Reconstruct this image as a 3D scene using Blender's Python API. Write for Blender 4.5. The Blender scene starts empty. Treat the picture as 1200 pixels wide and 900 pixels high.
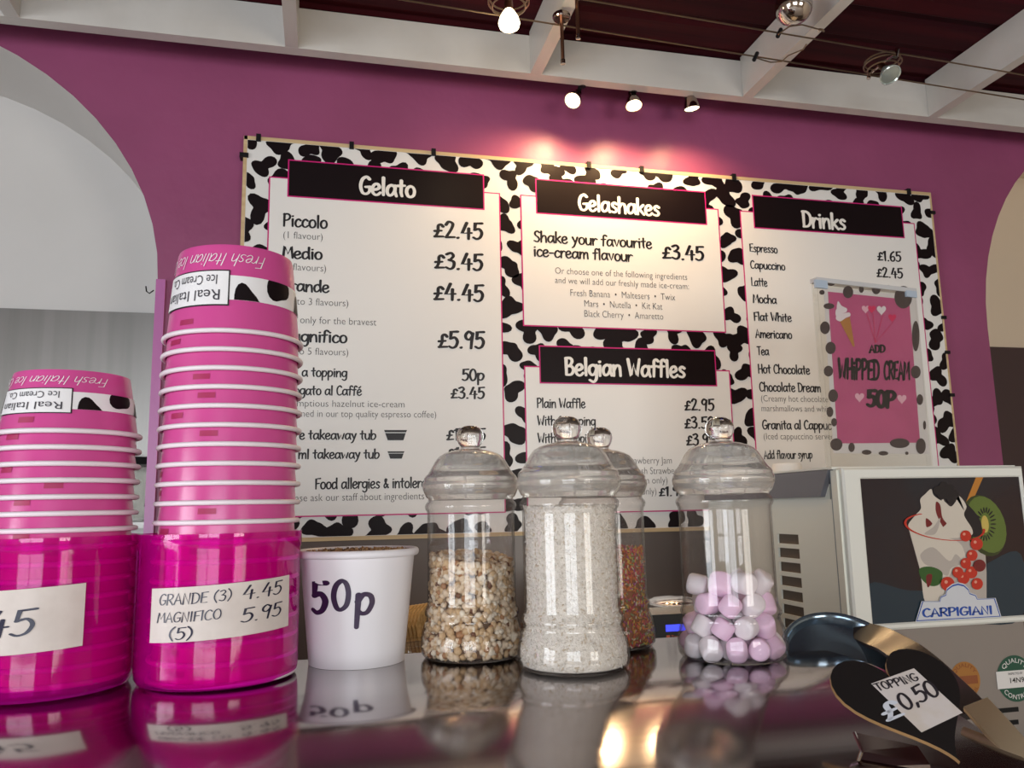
import bpy, bmesh, math, random
import numpy as np
from mathutils import Vector, Matrix, Euler
from math import pi, sin, cos, radians as rad
random.seed(7)
RNG = np.random.default_rng(11)
sc = bpy.context.scene
COL = sc.collection
# ------------------------------------------------------------------ camera
EYE = 1.40
YAW, PITCH, ROLL = rad(13.43018), rad(8.82721), rad(-1.15027)
FPX = 936.0
_f = Vector((sin(YAW)*cos(PITCH), cos(YAW)*cos(PITCH), sin(PITCH)))
_r = Vector((cos(YAW), -sin(YAW), 0)); _u = _r.cross(_f)
CR = cos(ROLL)*_r + sin(ROLL)*_u
CU = -sin(ROLL)*_r + cos(ROLL)*_u
CF = _f
CAM = Vector((0, 0, EYE))
cd = bpy.data.cameras.new('camera'); cam = bpy.data.objects.new('camera', cd); COL.objects.link(cam)
cd.sensor_fit = 'HORIZONTAL'; cd.sensor_width = 36; cd.lens = 36*FPX/1200; cd.clip_start = .02
mw = Matrix((CR, CU, -CF)).transposed().to_4x4(); mw.translation = CAM
cam.matrix_world = mw
sc.camera = cam

def pix(x, y, ax, v):
    """point of the photograph on the plane ax = v (ax one of X Y Z) or at depth v (ax = D)"""
    d = CR*(x-600) - CU*(y-450) + CF*FPX
    if ax == 'D':
        return CAM + d*(v/FPX)
    i = 'XYZ'.index(ax)
    return CAM + d*((v-CAM[i])/d[i])

# ------------------------------------------------------------------ light
sc.view_settings.view_transform = 'Standard'; sc.view_settings.look = 'None'
sc.view_settings.gamma = 1; sc.view_settings.use_curve_mapping = False
sc.view_settings.exposure = -0.25
w = bpy.data.worlds.new('world'); sc.world = w; w.use_nodes = True
w.node_tree.nodes['Background'].inputs[0].default_value = (.8, .88, 1, 1)
w.node_tree.nodes['Background'].inputs[1].default_value = .6
def area(name, loc, rot, sx, sy, power, col):
    l = bpy.data.lights.new(name, 'AREA'); l.shape = 'RECTANGLE'; l.size = sx; l.size_y = sy
    l.energy = power; l.color = col
    o = bpy.data.objects.new(name, l); COL.objects.link(o); o.location = loc; o.rotation_euler = rot
    return o
ROOM = (-3.0, 3.6, -2.6, 2.1)      # x0 x1 y0 y1
WIN1 = (-1.9, .1, .75, 2.15)
FILL_WIN = (1.3, 2.7, .75, 2.0)  # invented opening, added so extra light reaches the right side
WIN2 = (-1.5, .3, .75, 2.15)       # y range on the left wall
area('daylight_front', ((WIN1[0]+WIN1[1])/2, ROOM[2]-.30, 1.5), (rad(78), 0, 0), 2.1, 1.5, 108, (.86, .93, 1))
area('fill_right', ((FILL_WIN[0]+FILL_WIN[1])/2, ROOM[2]-.30, 1.4), (rad(80), 0, 0), 1.4, 1.3, 75, (1, .95, .87))  # added fill that lifts the machine and right wall, no known source
area('daylight_left', (ROOM[0]-.30, (WIN2[0]+WIN2[1])/2, 1.5), (rad(78), 0, rad(-90)), 1.9, 1.5, 125, (.90, .95, 1))

# ------------------------------------------------------------------ helpers
def tag(o, label=None, cat=None, group=None, kind=None):
    if label: o['label'] = label
    if cat: o['category'] = cat
    if group: o['group'] = group
    if kind: o['kind'] = kind
    return o
def empty(name, loc, rz=0, label=None, cat=None, group=None):
    o = bpy.data.objects.new(name, None); COL.objects.link(o); o.location = loc
    o.rotation_euler = (0, 0, rz); o.empty_display_size = .02
    return tag(o, label, cat, group)
def copy_tree(o, parent=None):
    c = o.copy(); COL.objects.link(c)
    if parent: c.parent = parent
    for ch in list(o.children):
        copy_tree(ch, c)
    return c

class MB:
    def __init__(s): s.v = []; s.f = []; s.m = []; s.sm = []
    def add(s, vs, fs, mi=0, smooth=False, M=None):
        b = len(s.v)
        if M is not None: vs = [M @ Vector(p) for p in vs]
        s.v.extend([tuple(p) for p in vs])
        for q in fs:
            s.f.append([b+i for i in q]); s.m.append(mi); s.sm.append(smooth)
        return s
    def box(s, x0, x1, y0, y1, z0, z1, mi=0, M=None):
        vs = [(x, y, z) for z in (z0, z1) for y in (y0, y1) for x in (x0, x1)]
        return s.add(vs, [(0,2,3,1),(4,5,7,6),(0,1,5,4),(2,6,7,3),(0,4,6,2),(1,3,7,5)], mi, False, M)
    def lathe(s, prof, n=48, mi=0, closed=False, M=None, a0=0, a1=2*pi):
        full = abs(a1-a0-2*pi) < 1e-6
        cols = n if full else n+1
        vs = []; idx = []
        for r, z in prof:
            if r < 1e-7:
                idx.append([len(vs)]*cols); vs.append((0, 0, z))
            else:
                row = []
                for k in range(cols):
                    a = a0+(a1-a0)*k/n; row.append(len(vs)); vs.append((r*cos(a), r*sin(a), z))
                idx.append(row)
        fs = []
        P = len(prof)
        for i in range(P if closed else P-1):
            A, B = idx[i], idx[(i+1) % P]
            for k in range(n):
                k2 = (k+1) % cols
                q = [A[k], A[k2], B[k2], B[k]]
                o = []
                for t in q:
                    if t not in o: o.append(t)
                if len(o) > 2: fs.append(o)
        return s.add(vs, fs, mi, True, M)
    def tube(s, pts, r, n=10, mi=0, M=None, closed=False, flat=None):
        """round (or flat = (half width, half thickness, up)) profile swept along points"""
        pts = [Vector(p) for p in pts]; N = len(pts); vs = []
        prev = None
        for i, p in enumerate(pts):
            a = pts[(i-1) % N] if (closed or i > 0) else p
            b = pts[(i+1) % N] if (closed or i < N-1) else p
            t = (b-a).normalized()
            if prev is None:
                ref = Vector((0, 0, 1)) if abs(t.z) < .9 else Vector((1, 0, 0))
                nn = (ref - t*ref.dot(t)).normalized()
            else:
                nn = (prev - t*prev.dot(t)).normalized()
            prev = nn; bb = t.cross(nn)
            rr = r[i] if isinstance(r, (list, tuple)) else r
            if flat:
                hw, ht, up = flat
                up = up[i] if isinstance(up, list) else up
                upv = (Vector(up) - t*Vector(up).dot(t)).normalized(); sd = t.cross(upv)
                hw_ = hw[i] if isinstance(hw, list) else hw
                for (cx, cy) in [(-1,-.5),(-.92,-1),(.92,-1),(1,-.5),(1,.5),(.92,1),(-.92,1),(-1,.5)]:
                    vs.append(p + sd*hw_*cx + upv*ht*cy)
                m = 8
            else:
                for k in range(n):
                    an = 2*pi*k/n; vs.append(p + (nn*cos(an)+bb*sin(an))*rr)
                m = n
        fs = []
        for i in range(N if closed else N-1):
            j = (i+1) % N
            for k in range(m):
                fs.append((i*m+k, i*m+(k+1) % m, j*m+(k+1) % m, j*m+k))
        if not closed:
            fs.append(tuple(range(m))[::-1]); fs.append(tuple((N-1)*m+k for k in range(m)))
        return s.add(vs, fs, mi, True, M)
    def prism(s, poly, d0, d1, mi=0, M=None, side=None):
        """2-D outline (x, z) given thickness along y"""
        n = len(poly)
        vs = [(x, d0, z) for x, z in poly]+[(x, d1, z) for x, z in poly]
        s.add(vs, [tuple(range(n)), tuple(range(2*n-1, n-1, -1))], mi, False, M)
        return s.add(vs, [(i, i+n, (i+1) % n+n, (i+1) % n) for i in range(n)], mi if side is None else side, False, M)
    def build(s, name, mats, parent=None, loc=None, sharp=35):
        me = bpy.data.meshes.new(name); me.from_pydata(s.v, [], s.f); me.update()
        bm = bmesh.new(); bm.from_mesh(me); bmesh.ops.recalc_face_normals(bm, faces=bm.faces); bm.to_mesh(me); bm.free()
        if not isinstance(mats, (list, tuple)): mats = [mats]
        for m in mats: me.materials.append(m)
        me.polygons.foreach_set('material_index', s.m); me.polygons.foreach_set('use_smooth', s.sm)
        if any(s.sm) and sharp: me.set_sharp_from_angle(angle=rad(sharp))
        o = bpy.data.objects.new(name, me); COL.objects.link(o)
        if parent: o.parent = parent
        if loc is not None: o.location = loc
        return o

# ------------------------------------------------------------------ materials
def S(r, g, b):
    c = lambda v: (v/255/12.92) if v/255 <= .04045 else ((v/255+.055)/1.055)**2.4
    return (c(r), c(g), c(b), 1)
def mat(name, col, rough=.5, metal=0, spec=.5, noise=None, bump=None, coat=0, aniso=0, trans=0, ior=1.45, emit=None, sss=0):
    m = bpy.data.materials.new(name); m.use_nodes = True
    nt = m.node_tree; p = nt.nodes['Principled BSDF']
    I = p.inputs
    I['Base Color'].default_value = col; I['Roughness'].default_value = rough; I['Metallic'].default_value = metal
    I['Specular IOR Level'].default_value = spec; I['Coat Weight'].default_value = coat
    I['Transmission Weight'].default_value = trans; I['IOR'].default_value = ior
    if sss:
        I['Subsurface Weight'].default_value = sss; I['Subsurface Radius'].default_value = (.004, .003, .003); I['Subsurface Scale'].default_value = 1
    if emit: I['Emission Color'].default_value = emit[0]; I['Emission Strength'].default_value = emit[1]
    tc = None
    if noise or bump:
        tc = nt.nodes.new('ShaderNodeTexCoord')
    if noise:      # (scale, colour2, lo, hi)
        n = nt.nodes.new('ShaderNodeTexNoise'); n.inputs['Scale'].default_value = noise[0]; n.inputs['Detail'].default_value = 4
        mp = nt.nodes.new('ShaderNodeMapping'); nt.links.new(tc.outputs['Object'], mp.inputs[0])
        if len(noise) > 4: mp.inputs['Scale'].default_value = noise[4]
        nt.links.new(mp.outputs[0], n.inputs['Vector'])
        r = nt.nodes.new('ShaderNodeValToRGB'); r.color_ramp.elements[0].position = noise[2]; r.color_ramp.elements[1].position = noise[3]
        r.color_ramp.elements[0].color = col; r.color_ramp.elements[1].color = noise[1]
        nt.links.new(n.outputs['Fac'], r.inputs[0]); nt.links.new(r.outputs[0], I['Base Color'])
    if bump:       # (scale, strength, distance[, mapping])
        n = nt.nodes.new('ShaderNodeTexNoise'); n.inputs['Scale'].default_value = bump[0]; n.inputs['Detail'].default_value = 3
        mp = nt.nodes.new('ShaderNodeMapping'); nt.links.new(tc.outputs['Object'], mp.inputs[0])
        if len(bump) > 3: mp.inputs['Scale'].default_value = bump[3]
        nt.links.new(mp.outputs[0], n.inputs['Vector'])
        b = nt.nodes.new('ShaderNodeBump'); b.inputs['Strength'].default_value = bump[1]; b.inputs['Distance'].default_value = bump[2]
        nt.links.new(n.outputs['Fac'], b.inputs['Height']); nt.links.new(b.outputs[0], I['Normal'])
    return m
def thin(name, tint, refl=1.0, rough=.02, haze=0, hazecol=(1, 1, 1, 1), ior=1.45):
    """clear thin plastic: tinted see-through plus Fresnel reflection (plus some milky scatter)"""
    m = bpy.data.materials.new(name); m.use_nodes = True; nt = m.node_tree; nt.nodes.clear()
    N = nt.nodes.new; L = nt.links.new
    out = N('ShaderNodeOutputMaterial'); tr = N('ShaderNodeBsdfTransparent'); tr.inputs[0].default_value = tint
    gl = N('ShaderNodeBsdfGlossy'); gl.inputs['Roughness'].default_value = rough; gl.inputs['Color'].default_value = (refl, refl, refl, 1)
    fr = N('ShaderNodeFresnel'); fr.inputs[0].default_value = ior
    mx = N('ShaderNodeMixShader'); base = tr.outputs[0]
    if haze:
        df = N('ShaderNodeBsdfDiffuse'); df.inputs[0].default_value = hazecol
        tl = N('ShaderNodeBsdfTranslucent'); tl.inputs[0].default_value = hazecol
        m3 = N('ShaderNodeMixShader'); m3.inputs[0].default_value = .5; L(df.outputs[0], m3.inputs[1]); L(tl.outputs[0], m3.inputs[2])
        m2 = N('ShaderNodeMixShader'); m2.inputs[0].default_value = haze
        L(tr.outputs[0], m2.inputs[1]); L(m3.outputs[0], m2.inputs[2]); base = m2.outputs[0]
    ge = N('ShaderNodeNewGeometry'); mr = N('ShaderNodeMapRange')          # same air-to-plastic angle on both faces of a wall
    mr.inputs['To Min'].default_value = ior; mr.inputs['To Max'].default_value = 1/ior
    L(ge.outputs['Backfacing'], mr.inputs['Value']); L(mr.outputs[0], fr.inputs[0])
    L(fr.outputs[0], mx.inputs[0]); L(base, mx.inputs[1]); L(gl.outputs[0], mx.inputs[2]); L(mx.outputs[0], out.inputs[0])
    return m
M = {}
M['wall'] = mat('purple_paint', (.30, .070, .165, 1), .42, noise=(3, (.25, .058, .135, 1), .35, .75), bump=(14, .12, .02))
M['lilac'] = mat('lilac_trim', (.45, .14, .36, 1), .3)
M['plaster'] = mat('white_plaster', (.66, .64, .62, 1), .6, noise=(2, (.60, .58, .56, 1), .4, .8), bump=(9, .08, .02))
M['beige'] = mat('room_paint', (.72, .60, .46, 1), .7)
M['floor'] = mat('floor_tiles', (.52, .46, .40, 1), .4, noise=(4, (.44, .39, .34, 1), .3, .7, (1, 8, 1)))
M['ceiling'] = mat('maroon_ceiling', (.058, .006, .010, 1), .65, spec=.12, noise=(6, (.018, .003, .006, 1), .38, .68, (.12, 3.0, 1)))
M['beam'] = mat('white_gloss_paint', (.62, .595, .56, 1), .35, noise=(7, (.56, .53, .49, 1), .45, .8), bump=(30, .06, .01))
M['black'] = mat('black_print', (.007, .003, .004, 1), .4, spec=.2)
M['blackp'] = mat('black_plastic', (.010, .010, .011, 1), .4, spec=.2)
M['board'] = mat('board_white', (.74, .73, .71, 1), .28, spec=.5)
M['panel'] = mat('panel_white', (.78, .765, .74, 1), .30, spec=.5, bump=(60, .02, .002))
M['pinkline'] = mat('magenta_line', (.56, .012, .17, 1), .35)
M['wood'] = mat('pale_wood', (.62, .47, .27, 1), .5, noise=(12, (.50, .35, .18, 1), .3, .7, (.2, 1, 6)))
M['ink'] = mat('black_ink', (.010, .008, .010, 1), .4)
M['ink2'] = mat('thin_ink', (.035, .030, .032, 1), .4)
M['white'] = mat('header_white', (.78, .76, .72, 1), .35)
M['taupe'] = mat('taupe_splashback', (.15, .115, .095, 1), .3, noise=(1.5, (.11, .08, .068, 1), .3, .7))
M['brown'] = mat('dark_panelling', (.060, .034, .034, 1), .5)
M['steel'] = mat('brushed_steel', (.28, .265, .25, 1), .38, 1, noise=(30, (.235, .225, .21, 1), .3, .7, (1, 1, .03)), bump=(120, .05, .002, (1, 1, .02)))
M['counter'] = mat('counter_steel', (.41, .375, .375, 1), .11, 1, noise=(18, (.37, .34, .345, 1), .3, .7, (.05, 1, 1)), bump=(160, .02, .001, (.02, 1, 1)))
M['chrome'] = mat('chrome', (.75, .74, .73, 1), .07, 1)
M['chrome_d'] = mat('dark_chrome', (.42, .36, .33, 1), .12, 1)
M['wire'] = mat('bronze_wire', (.32, .24, .17, 1), .35, 1)
M['copper'] = mat('copper_rod', (.30, .16, .11, 1), .3, 1)
M['pink'] = mat('pink_card', (.61, .078, .285, 1), .24, spec=.7, noise=(5, (.57, .070, .265, 1), .4, .7))
M['pinkd'] = mat('pink_tab_ink', (.36, .018, .09, 1), .4)
M['rim'] = mat('paper_rim', (.80, .70, .74, 1), .4)
M['cowwhite'] = mat('print_white', (.80, .78, .78, 1), .32)
M['cup'] = mat('white_card', (.78, .75, .77, 1), .35)
M['label'] = mat('paper_label', (.68, .60, .55, 1), .5, noise=(40, (.62, .54, .49, 1), .4, .7))
M['marker'] = mat('blue_black_marker', (.012, .010, .035, 1), .35)
M['marker2'] = mat('purple_marker', (.030, .010, .045, 1), .35)
M['holder'] = thin('pink_acrylic', (.96, .11, .74, 1), .9, .04, .27, (.88, .005, .56, 1))
M['jar'] = thin('clear_plastic', (.985, .975, .97, 1), .55, .015, .012, (.9, .88, .86, 1), 1.42)
M['lidw'] = mat('lid_clear', (.95, .92, .87, 1), .03, trans=.84, ior=1.40)
M['lid'] = mat('lid_plastic', (.97, .95, .92, 1), .02, trans=1, ior=1.46)
M['acrylic'] = thin('acrylic', (.97, .97, .96, 1), .8, .03, .012, (.8, .8, .78, 1))
M['tape'] = mat('clear_tape', (.55, .55, .56, 1), .35)
M['tape2'] = mat('pale_blue_tape', (.42, .50, .60, 1), .5)
M['mwhite'] = mat('machine_white', (.76, .76, .70, 1), .35)
M['mside'] = mat('machine_side', (.80, .81, .72, 1), .4)
M['mgrey'] = mat('machine_grey', (.19, .19, .21, 1), .45)
M['mslot'] = mat('machine_inside', (.13, .10, .075, 1), .6)
M['mlow'] = mat('machine_taupe', (.25, .215, .19, 1), .4)
M['seam'] = mat('blue_grey_seam', (.26, .31, .34, 1), .4)
M['knobw'] = mat('white_knob', (.78, .77, .74, 1), .3)

# ------------------------------------------------------------------ lettering
def G(s):
    wd, *st = s.split('|'); out = []
    for t in st:
        sm = t[0] == '~'; t = t.lstrip('~')
        out.append((sm, [tuple(float(q) for q in p.split(',')) for p in t.split()]))
    return float(wd), out
GL = {
'a':'3.7|~2.9,4 1.8,4.7 .7,3.7 .4,1.7 1,.2 2.1,.7 2.9,2.6|3,4.6 2.9,2 3.4,0', 'b':'3.5|.5,7.6 .5,.1|~.5,2.8 1.4,4.5 2.7,4.2 3,2.2 2.2,.4 1.1,0 .5,.9',
'c':'3|~2.6,3.9 1.8,4.7 .8,3.8 .4,1.8 1,.2 2,.1 2.8,1', 'd':'3.7|~2.9,3.8 2,4.7 .8,4 .4,2 .9,.2 2,.4 2.9,1.9|3,7.6 2.9,3 3.2,0',
'e':'3.2|~.5,2.2 1.8,2.5 2.6,3.4 2.1,4.7 1.1,4.5 .4,3 .5,1 1.3,0 2.2,.2 2.9,1.1', 'f':'2.7|~2.8,6.9 2.1,7.6 1.3,6.8 1.2,4 1,0|.2,4.4 2.3,4.7',
'g':'3.5|~2.9,4 1.8,4.7 .6,3.8 .4,1.8 1.2,.4 2.2,.8 2.9,2.6|~3,4.6 3,1.5 2.8,-1.4 1.8,-2.7 .5,-1.9', 'h':'3.5|.6,7.6 .5,0|~.5,2.5 1.4,4.4 2.5,4.4 2.8,2.8 2.9,0',
'i':'1.5|.7,4.5 .7,0|.7,6.2 .85,6.35', 'j':'2|~1.2,4.5 1.2,-1 .2,-2.5|1.2,6.2 1.3,6.35', 'k':'3.2|.6,7.6 .5,0|2.7,4.6 .7,2.2|1.2,2.5 2.9,0', 'l':'1.5|.7,7.6 .7,0',
'm':'5|.5,4.6 .5,0|~.5,2.4 1.3,4.3 2.2,4.2 2.4,2.6 2.4,0|~2.4,2.4 3.2,4.3 4.1,4.2 4.3,2.6 4.4,0', 'n':'3.5|.5,4.6 .5,0|~.5,2.4 1.4,4.4 2.5,4.4 2.8,2.8 2.9,0',
'o':'3.4|~1.8,4.7 .8,4 .4,2.2 .9,.4 1.8,.05 2.7,.8 3,2.6 2.6,4.2 1.8,4.7', 'p':'3.5|.6,4.6 .5,-2.8|~.5,3 1.4,4.6 2.6,4.3 3,2.6 2.3,.6 1.3,.3 .6,1',
'q':'3.5|~2.9,4 1.8,4.7 .6,3.8 .4,1.8 1.2,.4 2.2,.8 2.9,2.6|3,4.6 3,-2.8', 'r':'2.6|.5,4.6 .5,0|~.5,2.4 1.1,4 1.8,4.7 2.6,4.2', 's':'2.8|~2.4,4.1 1.6,4.7 .8,4 1,2.9 1.9,2.1 2.3,1.1 1.6,.1 .4,.4',
't':'2.6|1.3,6.9 1.2,1.5 1.5,.1|.2,4.5 2.4,4.8', 'u':'3.5|~.5,4.6 .5,1.6 1.1,.2 2,.3 2.8,2|2.9,4.6 2.9,0', 'v':'3|.4,4.6 1.5,.1 2.7,4.7', 'w':'4.5|.4,4.6 1.2,.1 2.2,3.4 3.1,.1 4.1,4.7',
'x':'3|.4,4.6 2.7,0|2.7,4.7 .4,0', 'y':'3.2|.4,4.6 1.6,1|~2.8,4.7 1.7,.4 .9,-2 .1,-2.6', 'z':'3|.4,4.5 2.6,4.6 .4,.1 2.7,.2',
'A':'3.8|.3,0 1.8,7.5 3.5,0|.9,2.6 2.9,2.7', 'B':'3.6|.6,7.3 .6,.1|~.5,7.3 2,7.4 2.7,6.2 2,4.3 .8,3.9|~.8,3.9 2.4,3.8 3.1,2.2 2.3,.3 .6,.1', 'C':'3.5|~3.1,6.4 2.2,7.5 .9,6.2 .4,3.5 .9,.8 2,.05 3.2,.9',
'D':'3.7|.6,7.4 .6,.1|~.3,7.3 2,7.2 3.2,5.4 3.2,2.4 2.2,.5 .4,.1', 'E':'3.3|3,7.4 .7,7.2 .6,.2 3,.3|.7,3.8 2.6,4', 'F':'3.1|3.1,7.5 .7,7.2 .6,0|.7,3.8 2.5,4',
'G':'3.8|~3.2,6.6 2.3,7.5 1,6.4 .4,3.4 1,.6 2.2,.1 3.2,1.2 3.3,3|3.5,3.2 2,3.1', 'H':'3.7|.6,7.5 .5,0|3.1,7.5 3.1,0|.6,3.7 3.1,3.9', 'I':'1.5|.7,7.5 .7,0', 'J':'2.9|~2.2,7.5 2.2,1.5 1.4,.1 .4,.9',
'K':'3.5|.6,7.5 .5,0|3.1,7.5 .7,3.6|1.2,4 3.3,0', 'L':'3|.7,7.5 .6,.2 2.9,.4', 'M':'4.6|.4,0 .9,7.5 2.2,2.6 3.7,7.5 4.2,0', 'N':'3.7|.5,0 .6,7.5 3,0 3.1,7.5',
'O':'3.8|~1.9,7.5 .8,6.2 .4,3.5 1,.8 2,.05 3.1,1.2 3.4,4 2.9,6.6 1.9,7.5', 'P':'3.4|.6,7.5 .5,0|~.4,7.2 2.1,7.5 3,6.1 2.3,4.1 .7,3.5', 'Q':'3.8|~1.9,7.5 .8,6.2 .4,3.5 1,.8 2,.05 3.1,1.2 3.4,4 2.9,6.6 1.9,7.5|2.2,2 3.5,-.5',
'R':'3.6|.6,7.5 .5,0|~.4,7.2 2.1,7.5 3,6.1 2.3,4.1 .7,3.5|1.5,3.5 3.2,0', 'S':'3.3|~2.9,6.6 2,7.5 .9,6.6 1,4.8 2.2,3.5 2.8,1.8 2,.2 .4,.8', 'T':'3.4|.2,7.2 3.3,7.5|1.8,7.4 1.7,0',
'U':'3.7|~.5,7.5 .5,2 1.4,.1 2.6,.4 3.1,2.4 3.2,7.5', 'V':'3.4|.3,7.5 1.6,.1 3.1,7.5', 'W':'4.9|.3,7.5 1.3,.1 2.4,5.2 3.4,.1 4.5,7.6', 'Y':'3.3|.3,7.5 1.7,3.8 3,7.5|1.7,3.8 1.6,0',
'0':'3.4|~1.8,7.5 .8,6.2 .4,3.5 .9,.8 1.7,.05 2.7,1.2 3,4 2.6,6.6 1.8,7.5', '1':'2|.3,6.1 1.2,7.5 1.1,0', '2':'3.3|~.5,5.9 1.3,7.4 2.5,6.6 2.1,4.2 .5,.3|.5,.3 3,.5', '3':'3.2|~.5,6.7 1.8,7.4 2.5,6 1.4,4.2|~1.2,4.2 2.6,3.4 2.5,1.1 1.5,.1 .3,.8',
'4':'3.5|1.8,7.4 .4,2.6 3.2,2.9|2.4,4.9 2.3,0', '5':'3.2|2.9,7.4 .9,7.2 .7,4.2|~.7,4.2 2,4.7 2.8,3 2.3,.8 1.2,.05 .3,.7', '6':'3.3|~2.6,7.2 1.2,5.6 .5,2.8 .9,.4 2,.1 2.8,1.8 2.2,3.6 .8,2.8', '7':'3.1|.4,7.2 2.9,7.4 1.2,0',
'8':'3.3|~1.7,3.9 2.7,5.8 1.8,7.4 .8,6 1.7,3.9 2.8,2 1.7,.1 .6,1.8 1.7,3.9', '9':'3.3|~2.7,6.4 1.6,7.5 .6,6 .8,4.3 1.8,4 2.7,5.8|2.8,6.8 2.4,3 2.2,0', '£':'3.2|~2.8,5 2.2,5.9 1.4,5.2 1.3,2.5 .6,.4|.4,.3 2.8,.5|.4,2.8 2.3,3.1',
'.':'1.6|.7,.2 .85,.35', ',':'1.5|.9,.6 .5,-1.2', ':':'1.5|.7,.5 .8,.6|.7,3.6 .8,3.7', '(':'2.2|~1.8,8 .7,5.8 .5,2.6 1.6,-.6', ')':'2.2|~.4,8 1.5,5.8 1.7,2.6 .6,-.6', '-':'2.6|.4,2.7 2.2,2.8',
'&':'3.4|~3,.2 1.2,4.6 1.3,6.4 2,6.2 1.6,4.2 .5,1.6 1.2,.1 2.9,2.6', 'é':'3.2|~.5,2.2 1.8,2.5 2.6,3.4 2.1,4.7 1.1,4.5 .4,3 .5,1 1.3,0 2.2,.2 2.9,1.1|1.4,6 2.4,7.2', ' ':'2',
}
GLP = {k: G(v) for k, v in GL.items()}
def smooth(pts, n=5):
    if len(pts) < 3: return pts
    closed = pts[0] == pts[-1]
    q = [pts[-2]]+pts+[pts[1]] if closed else [pts[0]]+pts+[pts[-1]]
    out = []
    for i in range(1, len(q)-2):
        p0, p1, p2, p3 = (np.array(q[i+k-1]) for k in range(4))
        for k in range(n):
            t = k/n
            out.append(tuple(.5*(2*p1+(p2-p0)*t+(2*p0-5*p1+4*p2-p3)*t*t+(3*p1-p0-3*p2+p3)*t**3)))
    out.append(pts[-1]); return out
def ribbon(pts, w0, w1, vs, fs):
    """brush stroke: strip of quads with round ends"""
    P = [np.array(p, float) for p in pts]; N = len(P)
    if N < 2: return
    b = len(vs); L = []
    for i in range(N):
        a = P[max(i-1, 0)]; c = P[min(i+1, N-1)]; t = c-a; t = t/(np.hypot(*t)+1e-9); n = np.array((-t[1], t[0]))
        k = 1.0
        if 0 < i < N-1:
            t1 = P[i]-a; t1 /= np.hypot(*t1)+1e-9; k = 1/max(.55, float(t1@t))
        wd = (w0+(w1-w0)*i/(N-1))/2*min(k, 1.35)
        L.append((P[i]+n*wd, P[i]-n*wd, t, wd))
    for l in L: vs.append((*l[0], 0)); vs.append((*l[1], 0))
    for i in range(N-1): fs.append((b+2*i, b+2*i+1, b+2*i+3, b+2*i+2))
    for end in (0, N-1):
        t, wd = L[end][2], L[end][3]; sg = -1 if end == 0 else 1
        a0 = math.atan2(*( (L[end][0]-P[end])[::-1]))
        c = len(vs)
        for k in range(6):
            an = a0 + (-sg)*pi*k/5
            vs.append((*(P[end]+wd*np.array((cos(an), sin(an)))), 0))
        fs.append(tuple(c+k for k in range(6)))
def brush(text, weight=.95, slant=0, jit=.0, track=0):
    """hand-lettered text: (verts, faces, width) with cap height 7.5"""
    vs, fs, x = [], [], 0.0; nst = 0
    for ch in text:
        wd, st = GLP.get(ch, GLP[' '])
        dy = random.uniform(-jit, jit)
        for smf, pts in st:
            pp = smooth(pts) if smf else pts
            pp = [(p[0]+x+slant*p[1], p[1]+dy) for p in pp]
            b0 = len(vs); ribbon(pp, weight*1.1, weight*.88, vs, fs); nst += 1
            n_ = len(vs)-b0
            for i_ in range(b0, len(vs)): vs[i_] = (vs[i_][0], vs[i_][1], (nst % 6)*4e-5+2e-5*(i_-b0)/n_)
        x += wd+track
    return vs, fs, x
_fc = {}
def sans(text, off=-.006):
    """plain thin sans text: (verts, faces, width) with cap height 7.5"""
    key = (text, off)
    if key in _fc: return _fc[key]
    c = bpy.data.curves.new('t', 'FONT'); c.body = text; c.size = 1; c.offset = off; c.resolution_u = 3
    o = bpy.data.objects.new('t', c); COL.objects.link(o)
    bpy.context.view_layer.update()
    me = bpy.data.meshes.new_from_object(o.evaluated_get(bpy.context.evaluated_depsgraph_get()))
    k = 7.5/.729
    vs = [(v.co.x*k, v.co.y*k) for v in me.vertices]; fs = [tuple(p.vertices) for p in me.polygons]
    wd = max([v[0] for v in vs]+[.1])
    bpy.data.objects.remove(o); bpy.data.meshes.remove(me); bpy.data.curves.remove(c)
    _fc[key] = (vs, fs, wd); return _fc[key]
def put(mb, txt, fn, mi=0):
    """place text (verts, faces, width) through fn(u, v) -> 3-D point, u and v in text units"""
    vs, fs, _ = txt
    mb.add([fn(p[0], p[1]) for p in vs], fs, mi)

# ------------------------------------------------------------------ the room
X0, X1, Y0, Y1 = ROOM
CEIL = 2.70
def struct(name, mb, m, label=None, cat=None):
    o = mb.build(name, m); o['kind'] = 'structure'
    if label: tag(o, label, cat)
    return o
NY = 2.47
def arch_outline(xa, xb, spring, top, n=28):
    """opening from the floor up with an elliptic head"""
    cx, rx, ry = (xa+xb)/2, (xb-xa)/2, top-spring
    return [(xb, 0.0)]+[(cx+rx*cos(pi*k/n), spring+ry*sin(pi*k/n)) for k in range(n+1)]+[(xa, 0.0)]
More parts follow.
